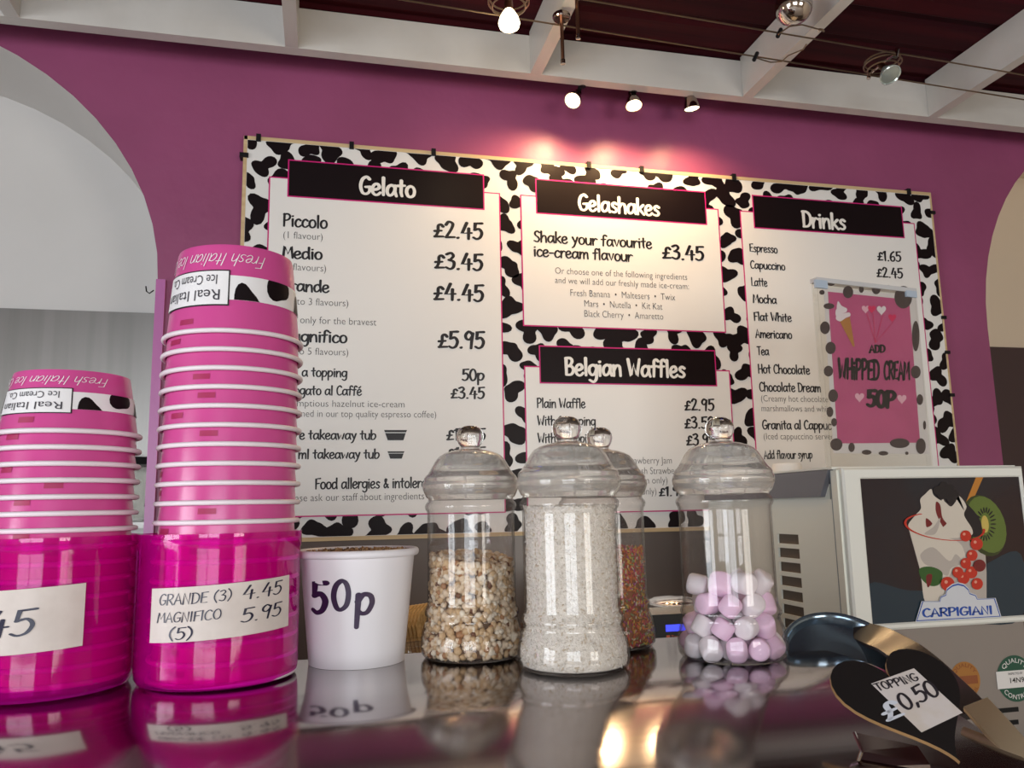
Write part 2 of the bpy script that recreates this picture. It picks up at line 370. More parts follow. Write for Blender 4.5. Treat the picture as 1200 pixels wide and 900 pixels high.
# arches measured on the wall plane: left head runs through (-.809,2.592) (-.605,2.469) (-.465,2.273) (-.413,2.071)
LA = arch_outline(-1.93, -.411, 1.98, 2.66)
RA = arch_outline(2.085, 3.30, 1.95, 2.66)
mb = MB()
zs = [0, CEIL]
def wall_with_arches(mb):
    for y, flip in ((Y1, 1), (NY-.001, 0)):
        pass
    out = [(X0, 0)]+LA[::-1]+RA[::-1]+[(X1, 0), (X1, CEIL), (X0, CEIL)]
    n = len(out)
    mb.add([(x, Y1, z) for x, z in out], [tuple(range(n))])
wall_with_arches(mb)
struct('wall_back', mb, M['wall'])
for k, A in enumerate((LA, RA)):
    mb = MB(); n = len(A)
    mb.add([(x, Y1, z) for x, z in A]+[(x, NY, z) for x, z in A], [(i, i+1, i+1+n, i+n) for i in range(n-1)], 0, True)
    mb.add([(x, NY, z) for x, z in A], [tuple(range(n))])
    struct('wall_niche' if k == 0 else 'wall_recess', mb, M['plaster'] if k == 0 else M['beige'])
struct('floor', MB().box(X0-.2, X1+.2, Y0-.2, NY+.1, -.1, 0), M['floor'])
# ceiling: ribbed maroon boards running along the wall
mb = MB(); y = Y0
pts = []
while y < Y1-.001:
    pts += [(y, CEIL), (y+.012, CEIL-.008), (y+.10, CEIL-.008), (y+.112, CEIL)]
    y += .13
vs = [(X0, a, b) for a, b in pts]+[(X1, a, b) for a, b in pts]; n = len(pts)
mb.add(vs, [(i, i+1, i+1+n, i+n) for i in range(n-1)])
mb.box(X0-.2, X1+.2, Y0-.2, NY+.1, CEIL+.001, CEIL+.1)
struct('ceiling', mb, M['ceiling'])
def wall_hole(mb, a0, a1, b0, b1, h, fn):
    """wall strip from a0..a1 with a window hole b0..b1 / h0..h1, thickness .12"""
    for (p, q, r, s_) in ((a0, b0, 0, CEIL), (b1, a1, 0, CEIL), (b0, b1, 0, h[0]), (b0, b1, h[1], CEIL)):
        fn(p, q, r, s_)
mb = MB(); wall_hole(mb, X0-.12, .7, WIN1[0], WIN1[1], WIN1[2:], lambda p, q, r, s_: mb.box(p, q, Y0-.12, Y0, r, s_))
wall_hole(mb, .7, X1+.12, FILL_WIN[0], FILL_WIN[1], FILL_WIN[2:], lambda p, q, r, s_: mb.box(p, q, Y0-.12, Y0, r, s_))  # hole for the added fill on the right
struct('wall_front', mb, M['beige'])
mb = MB(); wall_hole(mb, Y0, NY+.1, WIN2[0], WIN2[1], WIN2[2:], lambda p, q, r, s_: mb.box(X0-.12, X0, p, q, r, s_))
struct('wall_left', mb, M['beige'])
struct('wall_right', MB().box(X1, X1+.12, Y0, NY+.1, 0, CEIL), M['beige'])
def sash(a0, a1, z0, z1, bar):
    for a in (a0, (a0+a1)/2-.02, a1-.05): bar(a, a+(.05 if a != (a0+a1)/2-.02 else .04), z0, z1)
    for z in (z0, (z0+z1)/2-.02, z1-.05): bar(a0, a1, z, z+(.05 if z != (z0+z1)/2-.02 else .04))
mb = MB(); sash(*WIN1, lambda p, q, r, s_: mb.box(p, q, Y0-.09, Y0-.04, r, s_)); struct('window_1', mb, M['beam'])
mb = MB(); sash(*WIN2, lambda p, q, r, s_: mb.box(X0-.09, X0-.04, p, q, r, s_)); struct('window_2', mb, M['beam'])
mb = MB(); sash(*FILL_WIN, lambda p, q, r, s_: mb.box(p, q, Y0-.09, Y0-.04, r, s_)); struct('fill_window', mb, M['beam'])  # unseen sash made up to go with the right fill
# splashback under the menu board, steel sheet in the niche, dark panelling in the right recess, lilac corner strip
struct('wall_splashback', MB().box(-.411, 2.085, Y1-.012, Y1-.001, .90, 1.352), M['taupe'])
struct('wall_steel', MB().box(-1.93, -.412, NY-.012, NY-.001, .6, 1.985), M['steel'])
struct('wall_panelling', MB().box(2.086, 3.29, NY-.012, NY-.001, .5, 1.965), M['brown'])
mb = MB().box(-.413, -.391, Y1-.012, Y1-.001, .9, 1.985)
struct('trim_1', mb, M['lilac'])
mb = MB(); mb.tube([(-.417, Y1-.013, 1.955), (-.425, Y1-.02, 1.945), (-.432, Y1-.02, 1.95), (-.434, Y1-.02, 1.963)], .0016, 6)
tag(mb.build('wall_hook', M['blackp']), 'tiny black hook on the edge of the lilac corner strip', 'hook')
# beams
BZ0, BZ1 = 2.569, 2.681
struct('ceiling_beam', MB().box(X0, X1, 1.95, 1.984, BZ0, BZ1), M['beam'])
xs = [-.726, -.076, .560, 1.188, 1.803, 2.43]
xs = [pix(15, 12, 'Y', 1.95).x, pix(342, 52, 'Y', 1.95).x, pix(628, 85, 'Y', 1.95).x, pix(876, 112, 'Y', 1.95).x, pix(1093, 135, 'Y', 1.95).x]
xs.append(xs[-1]+.62)
for x in xs:
    struct('ceiling_joist', MB().box(x-.016, x+.016, Y0, 1.949, BZ0, CEIL-.009), M['beam'])

# ------------------------------------------------------------------ counters
prof = [(1.03, 1.225)]; y_, z_ = .86, 1.225          # flat top that dips towards the customer
prof.append((y_, z_))
while y_ > .45:
    tl = np.interp(y_, [.44, .52, .66, .74, .78, .82, .86], [24, 18, 15, 13.5, 6.5, 2, 0]); y_ -= .008; z_ -= .008*math.tan(rad(tl)); prof.append((y_, z_))
front = prof[-1]
ctr = empty('serving_counter', (0, .9, 0), 0, 'long polished steel serving counter with a rounded front edge', 'counter')
mb = MB()
pl = prof+[(front[0]-.01, front[1]-.04), (front[0]-.01, front[1]-.07), (1.03, front[1]-.07)]
n = len(pl)
XA, XB = -1.6, .588
mb.add([(XA, y, z) for y, z in pl]+[(XB, y, z) for y, z in pl], [(i, (i+1) % n, (i+1) % n+n, i+n) for i in range(n)], 0, True)
mb.add([(XA, y, z) for y, z in pl], [tuple(range(n))]); mb.add([(XB, y, z) for y, z in pl], [tuple(range(n))])
def childof(o, p):
    o.parent = p; o.matrix_parent_inverse = Matrix.Translation(-Vector(p.location)); return o
childof(mb.build('counter_top', M['counter']), ctr)
childof(MB().box(XA+.05, XB-.05, front[0]+.05, 1.01, .0, front[1]-.07).build('counter_body', M['brown']), ctr)
bc = empty('back_counter', (0, 1.7, 0), 0, 'lower work counter along the back wall under the menu board', 'counter')
childof(MB().box(-.40, 3.0, 1.34, 2.085, .87, .90).build('worktop', M['steel']), bc)
childof(MB().box(-.38, 2.98, 1.38, 2.085, 0, .87).build('base_cabinet', M['mlow']), bc)

# ------------------------------------------------------------------ menu board
BY = 2.076      # face of the board
board = empty('menu_board', (.84, BY, 1.334), 0, 'wide cow print menu board with gelato, shake, waffle and drink panels on the purple wall', 'menu board')
bx0, bx1, bz0, bz1 = -.205, 1.893, 1.338, 2.370
childof(MB().box(bx0, bx1, BY, Y1-.002, bz0, bz1).build('backing_board', M['board']), board)
mb = MB()
mb.box(bx0-.008, bx1, BY-.001, Y1-.002, bz1, bz1+.010); mb.box(bx0-.009, bx0, BY-.001, Y1-.002, bz0, bz1+.010)
mb.box(bx1, bx1+.006, BY-.001, Y1-.002, bz0, bz1+.010); mb.box(bx0-.009, bx1+.006, BY-.003, Y1-.002, bz0-.010, bz0)
childof(mb.build('edge_frame', M['wood']), board)
# cow spots
mb = MB(); rs = random.Random(5); pts = []
row = 0; z = bz0+.01
while z < bz1+.02:
    x = bx0+(.0 if row % 2 else .036)
    while x < bx1+.02:
        pts.append((x+rs.uniform(-.014, .014), z+rs.uniform(-.012, .012))); x += .074
    z += .060; row += 1
for (cx, cz) in pts:
    r0 = rs.uniform(.024, .034); a1, a2, a3 = (rs.uniform(0, 2*pi) for _ in range(3))
    e2, e3, e5 = rs.uniform(.12, .34), rs.uniform(.10, .28), rs.uniform(.03, .10)
    poly = []
    for k in range(30):
        t = 2*pi*k/30
        r = r0*(1+e2*cos(2*t+a1)+e3*cos(3*t+a2)+e5*cos(5*t+a3))
        poly.append((min(max(cx+r*cos(t), bx0+.001), bx1-.001), min(max(cz+r*sin(t)*.9, bz0+.001), bz1-.001)))
    if max(p[0] for p in poly)-min(p[0] for p in poly) < .006 or max(p[1] for p in poly)-min(p[1] for p in poly) < .006: continue
    c = (min(max(cx, bx0+.002), bx1-.002), min(max(cz, bz0+.002), bz1-.002))
    yb_ = BY-.0004-.00009*(len(mb.f)//30 % 7)
    mb.add([(c[0], yb_, c[1])]+[(x_, yb_, z_) for x_, z_ in poly], [(0, k+1, (k+1) % 30+1) for k in range(30)])
childof(mb.build('cow_spots', M['black']), board)
def clip(x0, x1, z0, z1): childof(MB().box(x0, x1, BY-.006, Y1-.002, z0, z1).build('edge_clip', M['blackp']), board)
for (px, py) in [(303, 166), (412, 176), (508, 185), (690, 200), (752, 206), (860, 215), (1065, 232)]:
    p = pix(px, py, 'Y', BY); clip(p.x-.006, p.x+.006, bz1-.004, bz1+.016)
for (px, py) in [(1086, 249), (1098, 372), (1107, 413), (1110, 463)]:
    p = pix(px, py, 'Y', BY); clip(bx1-.004, bx1+.012, p.z-.005, p.z+.005)
p = pix(284, 182, 'Y', BY); clip(bx0-.018, bx0+.004, p.z-.006, p.z+.006)

LAYER = [BY-.0012, BY-.0016, BY-.0020, BY-.0026]
def sheet(x0, x1, z0, z1, y, m, name, parent, line=.0035):
    mb = MB()
    mb.box(x0, x1, y, y+.0003, z0, z1, 1)
    mb.box(x0+line, x1-line, y-.0003, y, z0+line, z1-line, 0)
    return mb.build(name, [m, M['pinkline']], parent)
def line_text(mb, txt, xl, xr, zb, cap, y, mi=0):
    k = cap/7.5; wd = txt[2]; kx = (xr-xl)/wd
    mb.add([(xl+p[0]*kx, y-(p[2] if len(p) > 2 else 0), zb+p[1]*k) for p in txt[0]], txt[1], mi)
def bt(mb, text, l, r, cap, style='b', y=None, mi=0, xl=None, xr=None, weight=None):
    """text between two photographed baseline ends"""
    y = LAYER[1]-.0004 if y is None else y
    a, b = pix(*l, 'Y', BY), pix(*r, 'Y', BY)
    depth = ((a+b)/2-CAM).dot(CF)
    capm = cap*depth/FPX
    t = brush(text, weight or 1.0, 0, .12) if style == 'b' else sans(text, -.012)
    line_text(mb, t, a.x if xl is None else xl, b.x if xr is None else xr, (a.z+b.z)/2, capm, y, mi)
def panel(name, rect, head, title, tl, tr, tcap):
    p = MB().add([], []).build(name, M['panel']) if False else None
    s_ = sheet(rect[0], rect[1], rect[2], rect[3], LAYER[0], M['panel'], name, None)
    childof(s_, board)
    h = sheet(head[0], head[1], head[2], head[3], LAYER[2], M['black'], 'header', None)
    h.parent = s_
    mb = MB(); bt(mb, title, tl, tr, tcap, 'b', LAYER[3]-.0004, weight=1.12)
    t = mb.build('title', M['white']); t.parent = s_
    return s_
def letters(parent, rows):
    for r_ in rows:
        mb = MB(); st = r_[4] if len(r_) > 4 else 'b'
        bt(mb, r_[0], r_[1], r_[2], r_[3], st, None, 0, *(r_[5:] if len(r_) > 5 else []))
        t = mb.build('menu_line', M['ink2'] if st == 's' else M['ink']); t.parent = parent
XL = -.110
gp = panel('gelato_panel', (-.148, .472, 1.388, 2.272), (-.101, .427, 2.219, 2.323), 'Gelato', (421, 228), (487, 231), 21)
letters(gp, [
 ('Piccolo', (333, 265), (384, 268), 15, 'b', XL), ('(1 flavour)', (334, 279), (378, 282), 9, 's', XL),
 ('Medio', (333, 303), (378, 304), 14, 'b', XL), ('(2 flavours)', (333, 316), (382, 319), 9, 's', XL),
 ('Grande', (333, 341), (386, 343), 14, 'b', XL), ('(up to 3 flavours)', (333, 356), (408, 360), 9, 's', XL),
 ('And only for the bravest', (333, 378), (441, 382), 9, 's', XL), ('Magnifico', (333, 400), (407, 402), 14, 'b', XL),
 ('(up to 5 flavours)', (333, 415), (408, 417), 9, 's', XL), ('Add a topping', (340, 441), (407, 442), 11, 'b', XL),
 ('Affogato al Caffé', (340, 463), (424, 463), 11, 'b', XL), ('Scrumptious hazelnut ice-cream', (340, 476), (474, 478), 8.5, 's', XL),
 ('(drowned in our top quality espresso coffee)', (340, 488), (511, 490), 8.5, 's', XL), ('1 litre takeaway tub', (342, 515), (441, 515), 11, 'b', XL),
 ('500 ml takeaway tub', (342, 538), (445, 537), 11, 'b', XL), ('Food allergies & intolerances', (369, 573), (524, 571), 12, 'b'),
 ('Please ask our staff about ingredients', (332, 587), (497, 586), 9, 's'),
 ('£2.45', (508, 278), (566, 281), 20), ('£3.45', (509, 315), (566, 317), 20), ('£4.45', (508, 352), (567, 353), 20), ('£5.95', (513, 408), (568, 408), 20),
 ('50p', (541, 446), (568, 446), 13.5), ('£3.45', (528, 467), (568, 467), 13.5), ('£17.95', (523, 516), (569, 516), 14), ('£11.95', (523, 538), (569, 538), 14)])
for (xa, xb, ya, yb) in ((450, 477, 504, 516), (454, 474, 529, 537.5)):     # little tub drawings
    a, b = pix(xa, ya, 'Y', BY), pix(xb, yb, 'Y', BY); yy = LAYER[1]-.0005; mb = MB()
    for poly in ([(0, 1), (1, 1), (.95, .78), (.04, .78)], [(.05, .7), (.94, .7), (.84, 0), (.16, 0)]):
        mb.add([(a.x+(b.x-a.x)*u, yy, b.z+(a.z-b.z)*v) for u, v in poly], [(0, 1, 2, 3)])
    t = mb.build('tub_drawing', M['ink']); t.parent = gp
sp = panel('gelashakes_panel', (.530, 1.141, 1.893, 2.272), (.575, 1.101, 2.219, 2.323), 'Gelashakes', (677.5, 247), (773, 253), 19)
letters(sp, [('Shake your favourite', (625, 284), (764, 291), 13), ('ice-cream flavour', (625, 301), (741, 306), 13), ('£3.45', (776, 303), (825, 306), 17),
 ('Or choose one of the following ingredients', (650, 321), (805, 328), 8, 's'), ('and we will add our freshly made ice-cream:', (650, 332), (807, 339), 8, 's'),
 ('Fresh Banana  •  Maltesers  •  Twix', (667.5, 347), (791, 352), 8.5, 's'), ('Mars  •  Nutella  •  Kit Kat', (684, 359.5), (776, 363), 8.5, 's'), ('Black Cherry  •  Amaretto', (684, 371), (777, 375), 8.5, 's')])
wp = panel('waffles_panel', (.530, 1.145, 1.382, 1.782), (.573, 1.102, 1.734, 1.840), 'Belgian Waffles', (661.5, 440), (803, 442), 20)
letters(wp, [('Plain Waffle', (629, 477), (686, 479), 11), ('£2.95', (802, 481), (837, 481), 13.5), ('With 1 topping', (629.6, 498), (698, 499), 11), ('£3.50', (802, 502), (837, 502), 13.5),
 ('With 2 toppings', (630, 519), (704, 519), 11), ('£3.95', (804, 522), (838, 522), 13.5), ('Strawberry Jam', (732, 543), (787, 544), 8.5, 's'), ('Fresh Strawberries', (739, 555), (806, 556), 8.5, 's'),
 ('(with ice-cream only)', (700, 567), (782, 567), 8.5, 's'), ('(strawberries only)', (700, 580), (769, 580), 8.5, 's'), ('£1.95', (772, 581), (803, 581), 11)])
dp = panel('drinks_panel', (1.211, 1.825, 1.388, 2.272), (1.255, 1.783, 2.219, 2.325), 'Drinks', (940, 266), (991, 270), 19)
letters(dp, [('Espresso', (878, 295), (911, 297), 9.5), ('Capuccino', (879, 314.5), (920, 317), 9.5), ('Latte', (880, 335), (899, 336), 10), ('Mocha', (882, 355), (910, 356), 10),
 ('Flat White', (883, 376), (927.5, 377), 10), ('Americano', (885, 396), (928, 397), 10), ('Tea', (887, 416), (901, 416.5), 10), ('Hot Chocolate', (888, 437.5), (949, 438.5), 10.5),
 ('Chocolate Dream', (889.5, 458), (962, 460), 10.5), ('(Creamy hot chocolate', (891, 470), (970, 472), 8, 's'), ('marshmallows and whipped', (891.5, 481), (984, 484), 8, 's'),
 ('Granita al Cappuccino', (893, 502.5), (992, 504), 10.5), ('(Iced cappuccino served', (894, 514), (977, 516), 8, 's'), ('Add flavour syrup', (895, 537), (952, 538), 9.5),
 ('£1.65', (1028, 305), (1056, 307), 12), ('£2.45', (1027, 324), (1058, 327), 12)])

# ------------------------------------------------------------------ spotlights on the beam
def spot_lamp(px, py, Yl, aim, level, label):
    p = pix(px, py, 'Y', Yl)
    r = empty('spotlight', p, 0, label, 'spotlight', 'spotlights under the white beam')
    a = Vector(aim).normalized(); q = a.to_track_quat('Z', 'Y').to_matrix().to_4x4()
    mb = MB(); mb.lathe([(.0, -.050), (.011, -.050), (.012, -.034), (.016, -.030), (.022, -.012), (.0245, 0), (.0225, 0), (.021, -.003), (0, -.003)], 28, M=q)
    mb.build('lamp_housing', M['chrome_d'], r)
    mb = MB(); mb.lathe([(0, .0015), (.012, .001), (.0205, -.0025), (0, -.0026)], 28, M=q)
    mb.build('lamp_lens', mat('lamp_glow', (1, .9, .7, 1), .3, emit=((1, .80, .50, 1), level*11)), r)
    top = a*-.05
    mb = MB(); zc = BZ0-p.z
    mb.tube([top, top+Vector((a.x*-.012, .002, .012)), (top.x+a.x*-.015, .004, zc+.02)], .006, 10)
    mb.tube([(top.x+a.x*-.015, .004, zc+.0), (top.x+a.x*-.015, .004, zc+.09)], .011, 12)
    mb.build('lamp_stem', M['blackp'], r)
    l = bpy.data.lights.new('spotlight_beam', 'SPOT'); l.energy = 13*level; l.color = (1, .64, .31); l.spot_size = rad(150); l.spot_blend = .8; l.shadow_soft_size = .018
    o = bpy.data.objects.new('spotlight_beam', l); COL.objects.link(o); o.parent = r
    d = Vector((a.x*.5, .12, -1)).normalized()
    o.rotation_euler = d.to_track_quat('-Z', 'Y').to_euler(); o.location = a*.02+Vector((0, -.035, -.004))
spot_lamp(671, 118, 1.985, (-.45, -.42, -.70), 1.0, 'leftmost of the three spotlights under the white beam, shining brightly and tilted left')
spot_lamp(743, 124, 1.985, (-.02, -.28, -.9), 1.0, 'middle of the three spotlights under the white beam, hanging straight down')
spot_lamp(811, 128, 1.985, (.12, .06, -1), .55, 'rightmost of the three spotlights under the white beam, dim with a silver shell')

# ------------------------------------------------------------------ cable lights
WZ = 2.535
def wpt(x, y, z=WZ): return pix(x, y, 'Z', z)
a, b = wpt(700, 2), wpt(1195, 87); d = (b-a)/(b.x-a.x)
WA = lambda x: a+d*(x-a.x)
c_, e_ = wpt(660, 30), wpt(1195, 116); d2 = (e_-c_)/(e_.x-c_.x)
WB = lambda x: c_+d2*(x-c_.x)
tag(MB().tube([WA(-1.2), WA(.55), WA(1.4), WA(3.0)], .0022, 6).build('tension_wire', M['wire']), 'upper bronze wire of the cable lights, nearer to the camera', 'wire')
tag(MB().tube([WB(-1.2), WB(.55), WB(1.4), WB(3.0)], .0022, 6).build('tension_wire', M['wire']), 'lower bronze wire of the cable lights, nearer to the menu wall', 'wire')
def ring_lamp(cx, lit, label, aim):
    pa, pb = WA(cx), WB(cx); c = (pa+pb)/2
    r = empty('cable_lamp', c, 0, label, 'lamp')
    mb = MB()
    for R_, dz in ((.046, 0), (.038, -.012), (.043, .010)):
        mb.tube([(R_*cos(2*pi*k/36), R_*1.0*sin(2*pi*k/36), dz) for k in range(36)], .0022, 6, closed=True)
    mb.build('lamp_ring', M['wire'], r)
    mb = MB()
    mb.tube([pa-c, (0, .03, .004), (0, -.03, .004), pb-c], .003, 8)
    for w_ in (pa, pb):
        v = w_-c; mb.tube([v-Vector((.004, 0, .012)), v+Vector((.004, 0, .012))], .0055, 8)
    mb.build('lamp_arm', M['chrome_d'], r)
    A = Vector(aim).normalized(); q = A.to_track_quat('Z', 'Y').to_matrix().to_4x4(); q.translation = Vector((0, 0, -.006))
    mb = MB(); mb.lathe([(.0, -.012), (.009, -.012), (.010, .006), (.010, .016), (0, .016)], 20, M=q); mb.build('lamp_socket', M['copper'], r)
    mb = MB(); mb.lathe([(.0, .014), (.010, .016), (.014, .022), (.021, .036), (.0245, .050), (.0225, .058), (.015, .064), (0, .066)], 28, M=q)
    if not lit:
        mb = MB(); mb.lathe([(0, .010), (.009, .012), (.013, .020), (.021, .030), (.0265, .040), (.0275, .045), (.0255, .047), (.0235, .044), (.012, .046), (0, .047)], 32, M=q)
    if lit:
        mb.build('bulb', mat('bulb_glow', (1, .95, .8, 1), .2, emit=((1, .80, .48, 1), 7)), r)
        l = bpy.data.lights.new('cable_lamp_light', 'POINT'); l.energy = 1.0; l.color = (1, .76, .46); l.shadow_soft_size = .03
        o = bpy.data.objects.new('cable_lamp_light', l); COL.objects.link(o); o.parent = r; o.location = q @ Vector((0, 0, .10))
    else:
        mb.build('bulb', mat('unlit_reflector', (.50, .56, .52, 1), .18, .6), r)
    return r
xa = wpt(594, 8).x
ring_lamp(xa, True, 'lit bare bulb on a wire ring at the top left of the cables', (-.02, -.10, -1))
xb = (wpt(1043, 70).x+wpt(1005, 97).x)/2
ring_lamp(xb, False, 'unlit reflector bulb on a wire ring hung between the two cables at right', (.02, -.62, -1))
def standoff(px, py, plen, z, label, disc=True):
    p = pix(px, py, 'Z', z)
    r = empty('cable_standoff', p, 0, label, 'bracket')
    MB().tube([(0, 0, BZ0-z if abs(p.x-xs[2]) < .03 else CEIL-.01-z), (0, 0, -plen)], .0045, 10).build('rod', M['copper'], r)
    MB().lathe([(0, -plen-.010), (.0058, -plen-.008), (.0058, -plen+.002), (0, -plen+.003)], 14).build('rod_tip', M['chrome_d'], r)
    if disc: MB().lathe([(0, .006), (.020, .006), (.0215, .003), (.0215, -.003), (.019, -.006), (0, -.006)], 28).build('disc', M['chrome_d'], r)
standoff(658, 20, .112, 2.552, 'thin copper standoff rod with a steel disc beside the third joist')
standoff(676, 0, .088, 2.54, 'plain copper standoff rod to the right of the disc one', False)
# mirrored globe lamp
g = pix(930, 8, 'Z', 2.55)
gl = empty('globe_lamp', g, 0, 'silver mirrored globe bulb at the top edge beside a white joist', 'lamp')
MB().lathe([(.043*sin(pi*k/24), -.043*cos(pi*k/24)) for k in range(25)], 40).build('mirror_bulb', mat('mirror_glass', (.55, .50, .46, 1), .06, 1), gl)
MB().lathe([(0, .040), (.015, .040), (.015, .085), (.012, .09), (0, .09)], 24).build('bulb_cap', M['chrome_d'], gl)
MB().tube([(0, 0, .085), (.0, 0, CEIL-.012-g.z)], .004, 8).build('cord', M['blackp'], gl)
mb = MB()
p1, p2, p3, p4, p5 = (pix(*q, 'D', (g-CAM).dot(CF)-.03) for q in ((912, 40), (925, 31), (940, 29), (958, 34), (966, 37)))
mb.tube([p1-g, p2-g, p3-g, p4-g, p5-g]+[p5-g+Vector((.008*cos(t)-.008, 0, .006*sin(t))) for t in (0, 1, 2, 3, 4)], .0018, 6)
mb.build('wire_arm', M['wire'], gl)
for (px, py, W_, lab) in ((909, 43, WA, 'small black cable connector on the upper wire below the globe bulb'), (880, 72, WB, 'small black cable connector on the lower wire below the globe bulb')):
    p = wpt(px, py); p = W_(p.x)
    cn = MB().tube([p-Vector((.009, .006, .014)), p+Vector((.009, .006, .014))], .0052, 10).build('cable_connector', M['blackp']); tag(cn, lab, 'connector')
pts = [pix(*q, 'Z', WZ-.006) for q in ((884, 67), (893, 70), (903, 73), (916, 72), (924, 65), (941, 58), (945, 52))]
tag(MB().tube(pts, .0018, 6).build('bent_wire', M['wire']), 'short bent link wire between the two cables under the globe bulb', 'wire')

# ------------------------------------------------------------------ paper tubs in pink holders
def cone_fn(R0, slope, off):
    """(angle, height) on the tub wall, angle 0 towards -Y and growing to the right"""
    def fn(a, h):
        r = R0+slope*h+off
        return (r*sin(a), -r*cos(a), h)
    return fn
def patch(mb, fn, a0, a1, h0, h1, mi=0, n=12):
    vs = [fn(a0+(a1-a0)*k/n, h) for h in (h0, h1) for k in range(n+1)]
    mb.add(vs, [(k, k+1, n+2+k, n+1+k) for k in range(n)], mi, True)
def tub_stack(cx, cy, z_top_rim, pitch, count, inside, Rr, Rb, H, rot, who, grp):
    slope = (Rb-Rr)/H
    def make(z, label, first, tab):
        r = empty('paper_tub', (cx, cy, z), 0, label, 'paper tub', grp)
        t = .0011
        mb = MB()
        mb.lathe([(Rr, .0), (Rb, H-.004), (Rb-.001, H), (Rb-.004, H), (Rb-.0045, H-.006), (0, H-.006), (0, H-.0075), (Rb-.0055, H-.0075), (Rr-t, 0)], 72, closed=False)
        mb.build('tub_wall', M['pink'], r)
        mb = MB(); q = .0027
        mb.lathe([(Rr+q*.75+q*cos(2*pi*k/12), q*.4+q*sin(2*pi*k/12)) for k in range(12)], 72, closed=True)
        mb.build('rim', M['rim'], r)
        fn = cone_fn(Rr, slope, .0004)
        mb = MB(); patch(mb, fn, tab-.13, tab+.13, .0095, .0155); mb.build('printed_tab', M['pinkd'], r)
        return r
    names = ['top', 'second', 'third', 'fourth', 'fifth', 'sixth', 'seventh', 'eighth', 'ninth', 'tenth', 'eleventh', 'twelfth', 'thirteenth', 'fourteenth', 'fifteenth', 'sixteenth', 'seventeenth', 'eighteenth', 'nineteenth', 'twentieth']
    rr = random.Random(int(Rr*1e5))
    first = None
    for i in range(count):
        z = z_top_rim-pitch*i
        lab = ('topmost pink paper tub of the %s stack, upside down with cow print and lettering' % who) if i == 0 else ('%s pink paper tub down the %s stack%s' % (names[i], who, ', seen through its pink holder' if i >= count-inside else ''))
        tabs = rr.uniform(-1.1, 1.1)
        if i == 0:
            top = make(z, lab, True, rot-.62)
        elif first is None:
            first = make(z, lab, False, tabs)
        else:
            c = copy_tree(first); c.location = (cx, cy, z); c['label'] = lab
            for ch in c.children:
                if ch.name.startswith('printed_tab'): ch.rotation_euler.z = rr.uniform(-.9, .9)-tabs*.0
    # print on the top tub (upside down): band, label, script line
    fn1, fn2, fn3 = cone_fn(Rr, slope, .0004), cone_fn(Rr, slope, .0008), cone_fn(Rr, slope, .0012)
    h = lambda q: H*q
    mb = MB(); patch(mb, fn1, rot-1.7, rot+1.7, h(.36), h(.64), 0, 60)
    for (ac, hc, ra, rh) in ((rot+.28, .30, .20, .24), (rot+.86, .62, .24, .22), (rot+1.5, .36, .24, .20), (rot-1.55, .55, .25, .2)):
        n = 24; out = []
        for k in range(n):
            tt = 2*pi*k/n; f_ = 1+.15*cos(3*tt+ac)
            out.append((ac+ra*f_*cos(tt), min(max(hc+rh*f_*sin(tt), .361), .639)))
        hcc = min(max(hc, .37), .63); rg = [fn2(ac, h(hcc))]
        for f_ in (.25, .5, .75, 1): rg += [fn2(ac+(a_-ac)*f_, h(hcc+(q-hcc)*f_)) for a_, q in out]
        mb.add(rg, [(0, k+1, (k+1) % n+1) for k in range(n)]+[(j*n+k+1, j*n+(k+1) % n+1, (j+1)*n+(k+1) % n+1, (j+1)*n+k+1) for j in range(3) for k in range(n)], 1)
    mb.build('cow_band', [M['cowwhite'], M['black']], top)
    la0, la1 = rot-1.28, rot+.02
    mb = MB(); patch(mb, fn2, la0-.02, la1+.02, h(.29), h(.70), 1, 24); patch(mb, fn3, la0, la1, h(.305), h(.685), 0, 24)
    lp = mb.build('printed_label', [M['cowwhite'], M['ink']], top)
    fn4 = cone_fn(Rr, slope, .0016)
    gp_ = mat('grey_print', (.05, .045, .055, 1), .4)
    for (s_, hb, cap, a_r, a_l) in (('Real Italian', .47, .125, la1-.10, la0+.10), ('Ice Cream Co.', .64, .115, la1-.16, la0+.18)):
        t_ = sans(s_, 0); kx = (a_r-a_l)/t_[2]; kz = -h(cap)/7.5
        mb = MB(); put(mb, t_, lambda u, v: fn4(a_r-u*kx, h(hb)+v*kz)); mb.build('lettering', gp_, lp)
    mb = MB(); t_ = brush('Fresh Italian Ice Cream', .38, .28); a_r, a_l = rot+.62, rot-1.75; kx = (a_r-a_l)/t_[2]; kz = h(.14)/7.5
    put(mb, t_, lambda u, v: fn2(a_r-u*kx, h(.89)-v*kz))
    mb.build('script_lettering', M['cowwhite'], top)
    return top
HX1, HX2, HY = -.278, -.107, .955
tub_stack(-.268, HY, 1.4855, .0166, 16, 9, .0675, .0575, .0655, .24, 'shorter left', 'pink tubs in the left holder')
tub_stack(-.1015, HY, 1.5925, .0202, 19, 8, .0730, .0640, .1000, -.03, 'taller right', 'pink tubs in the right holder')
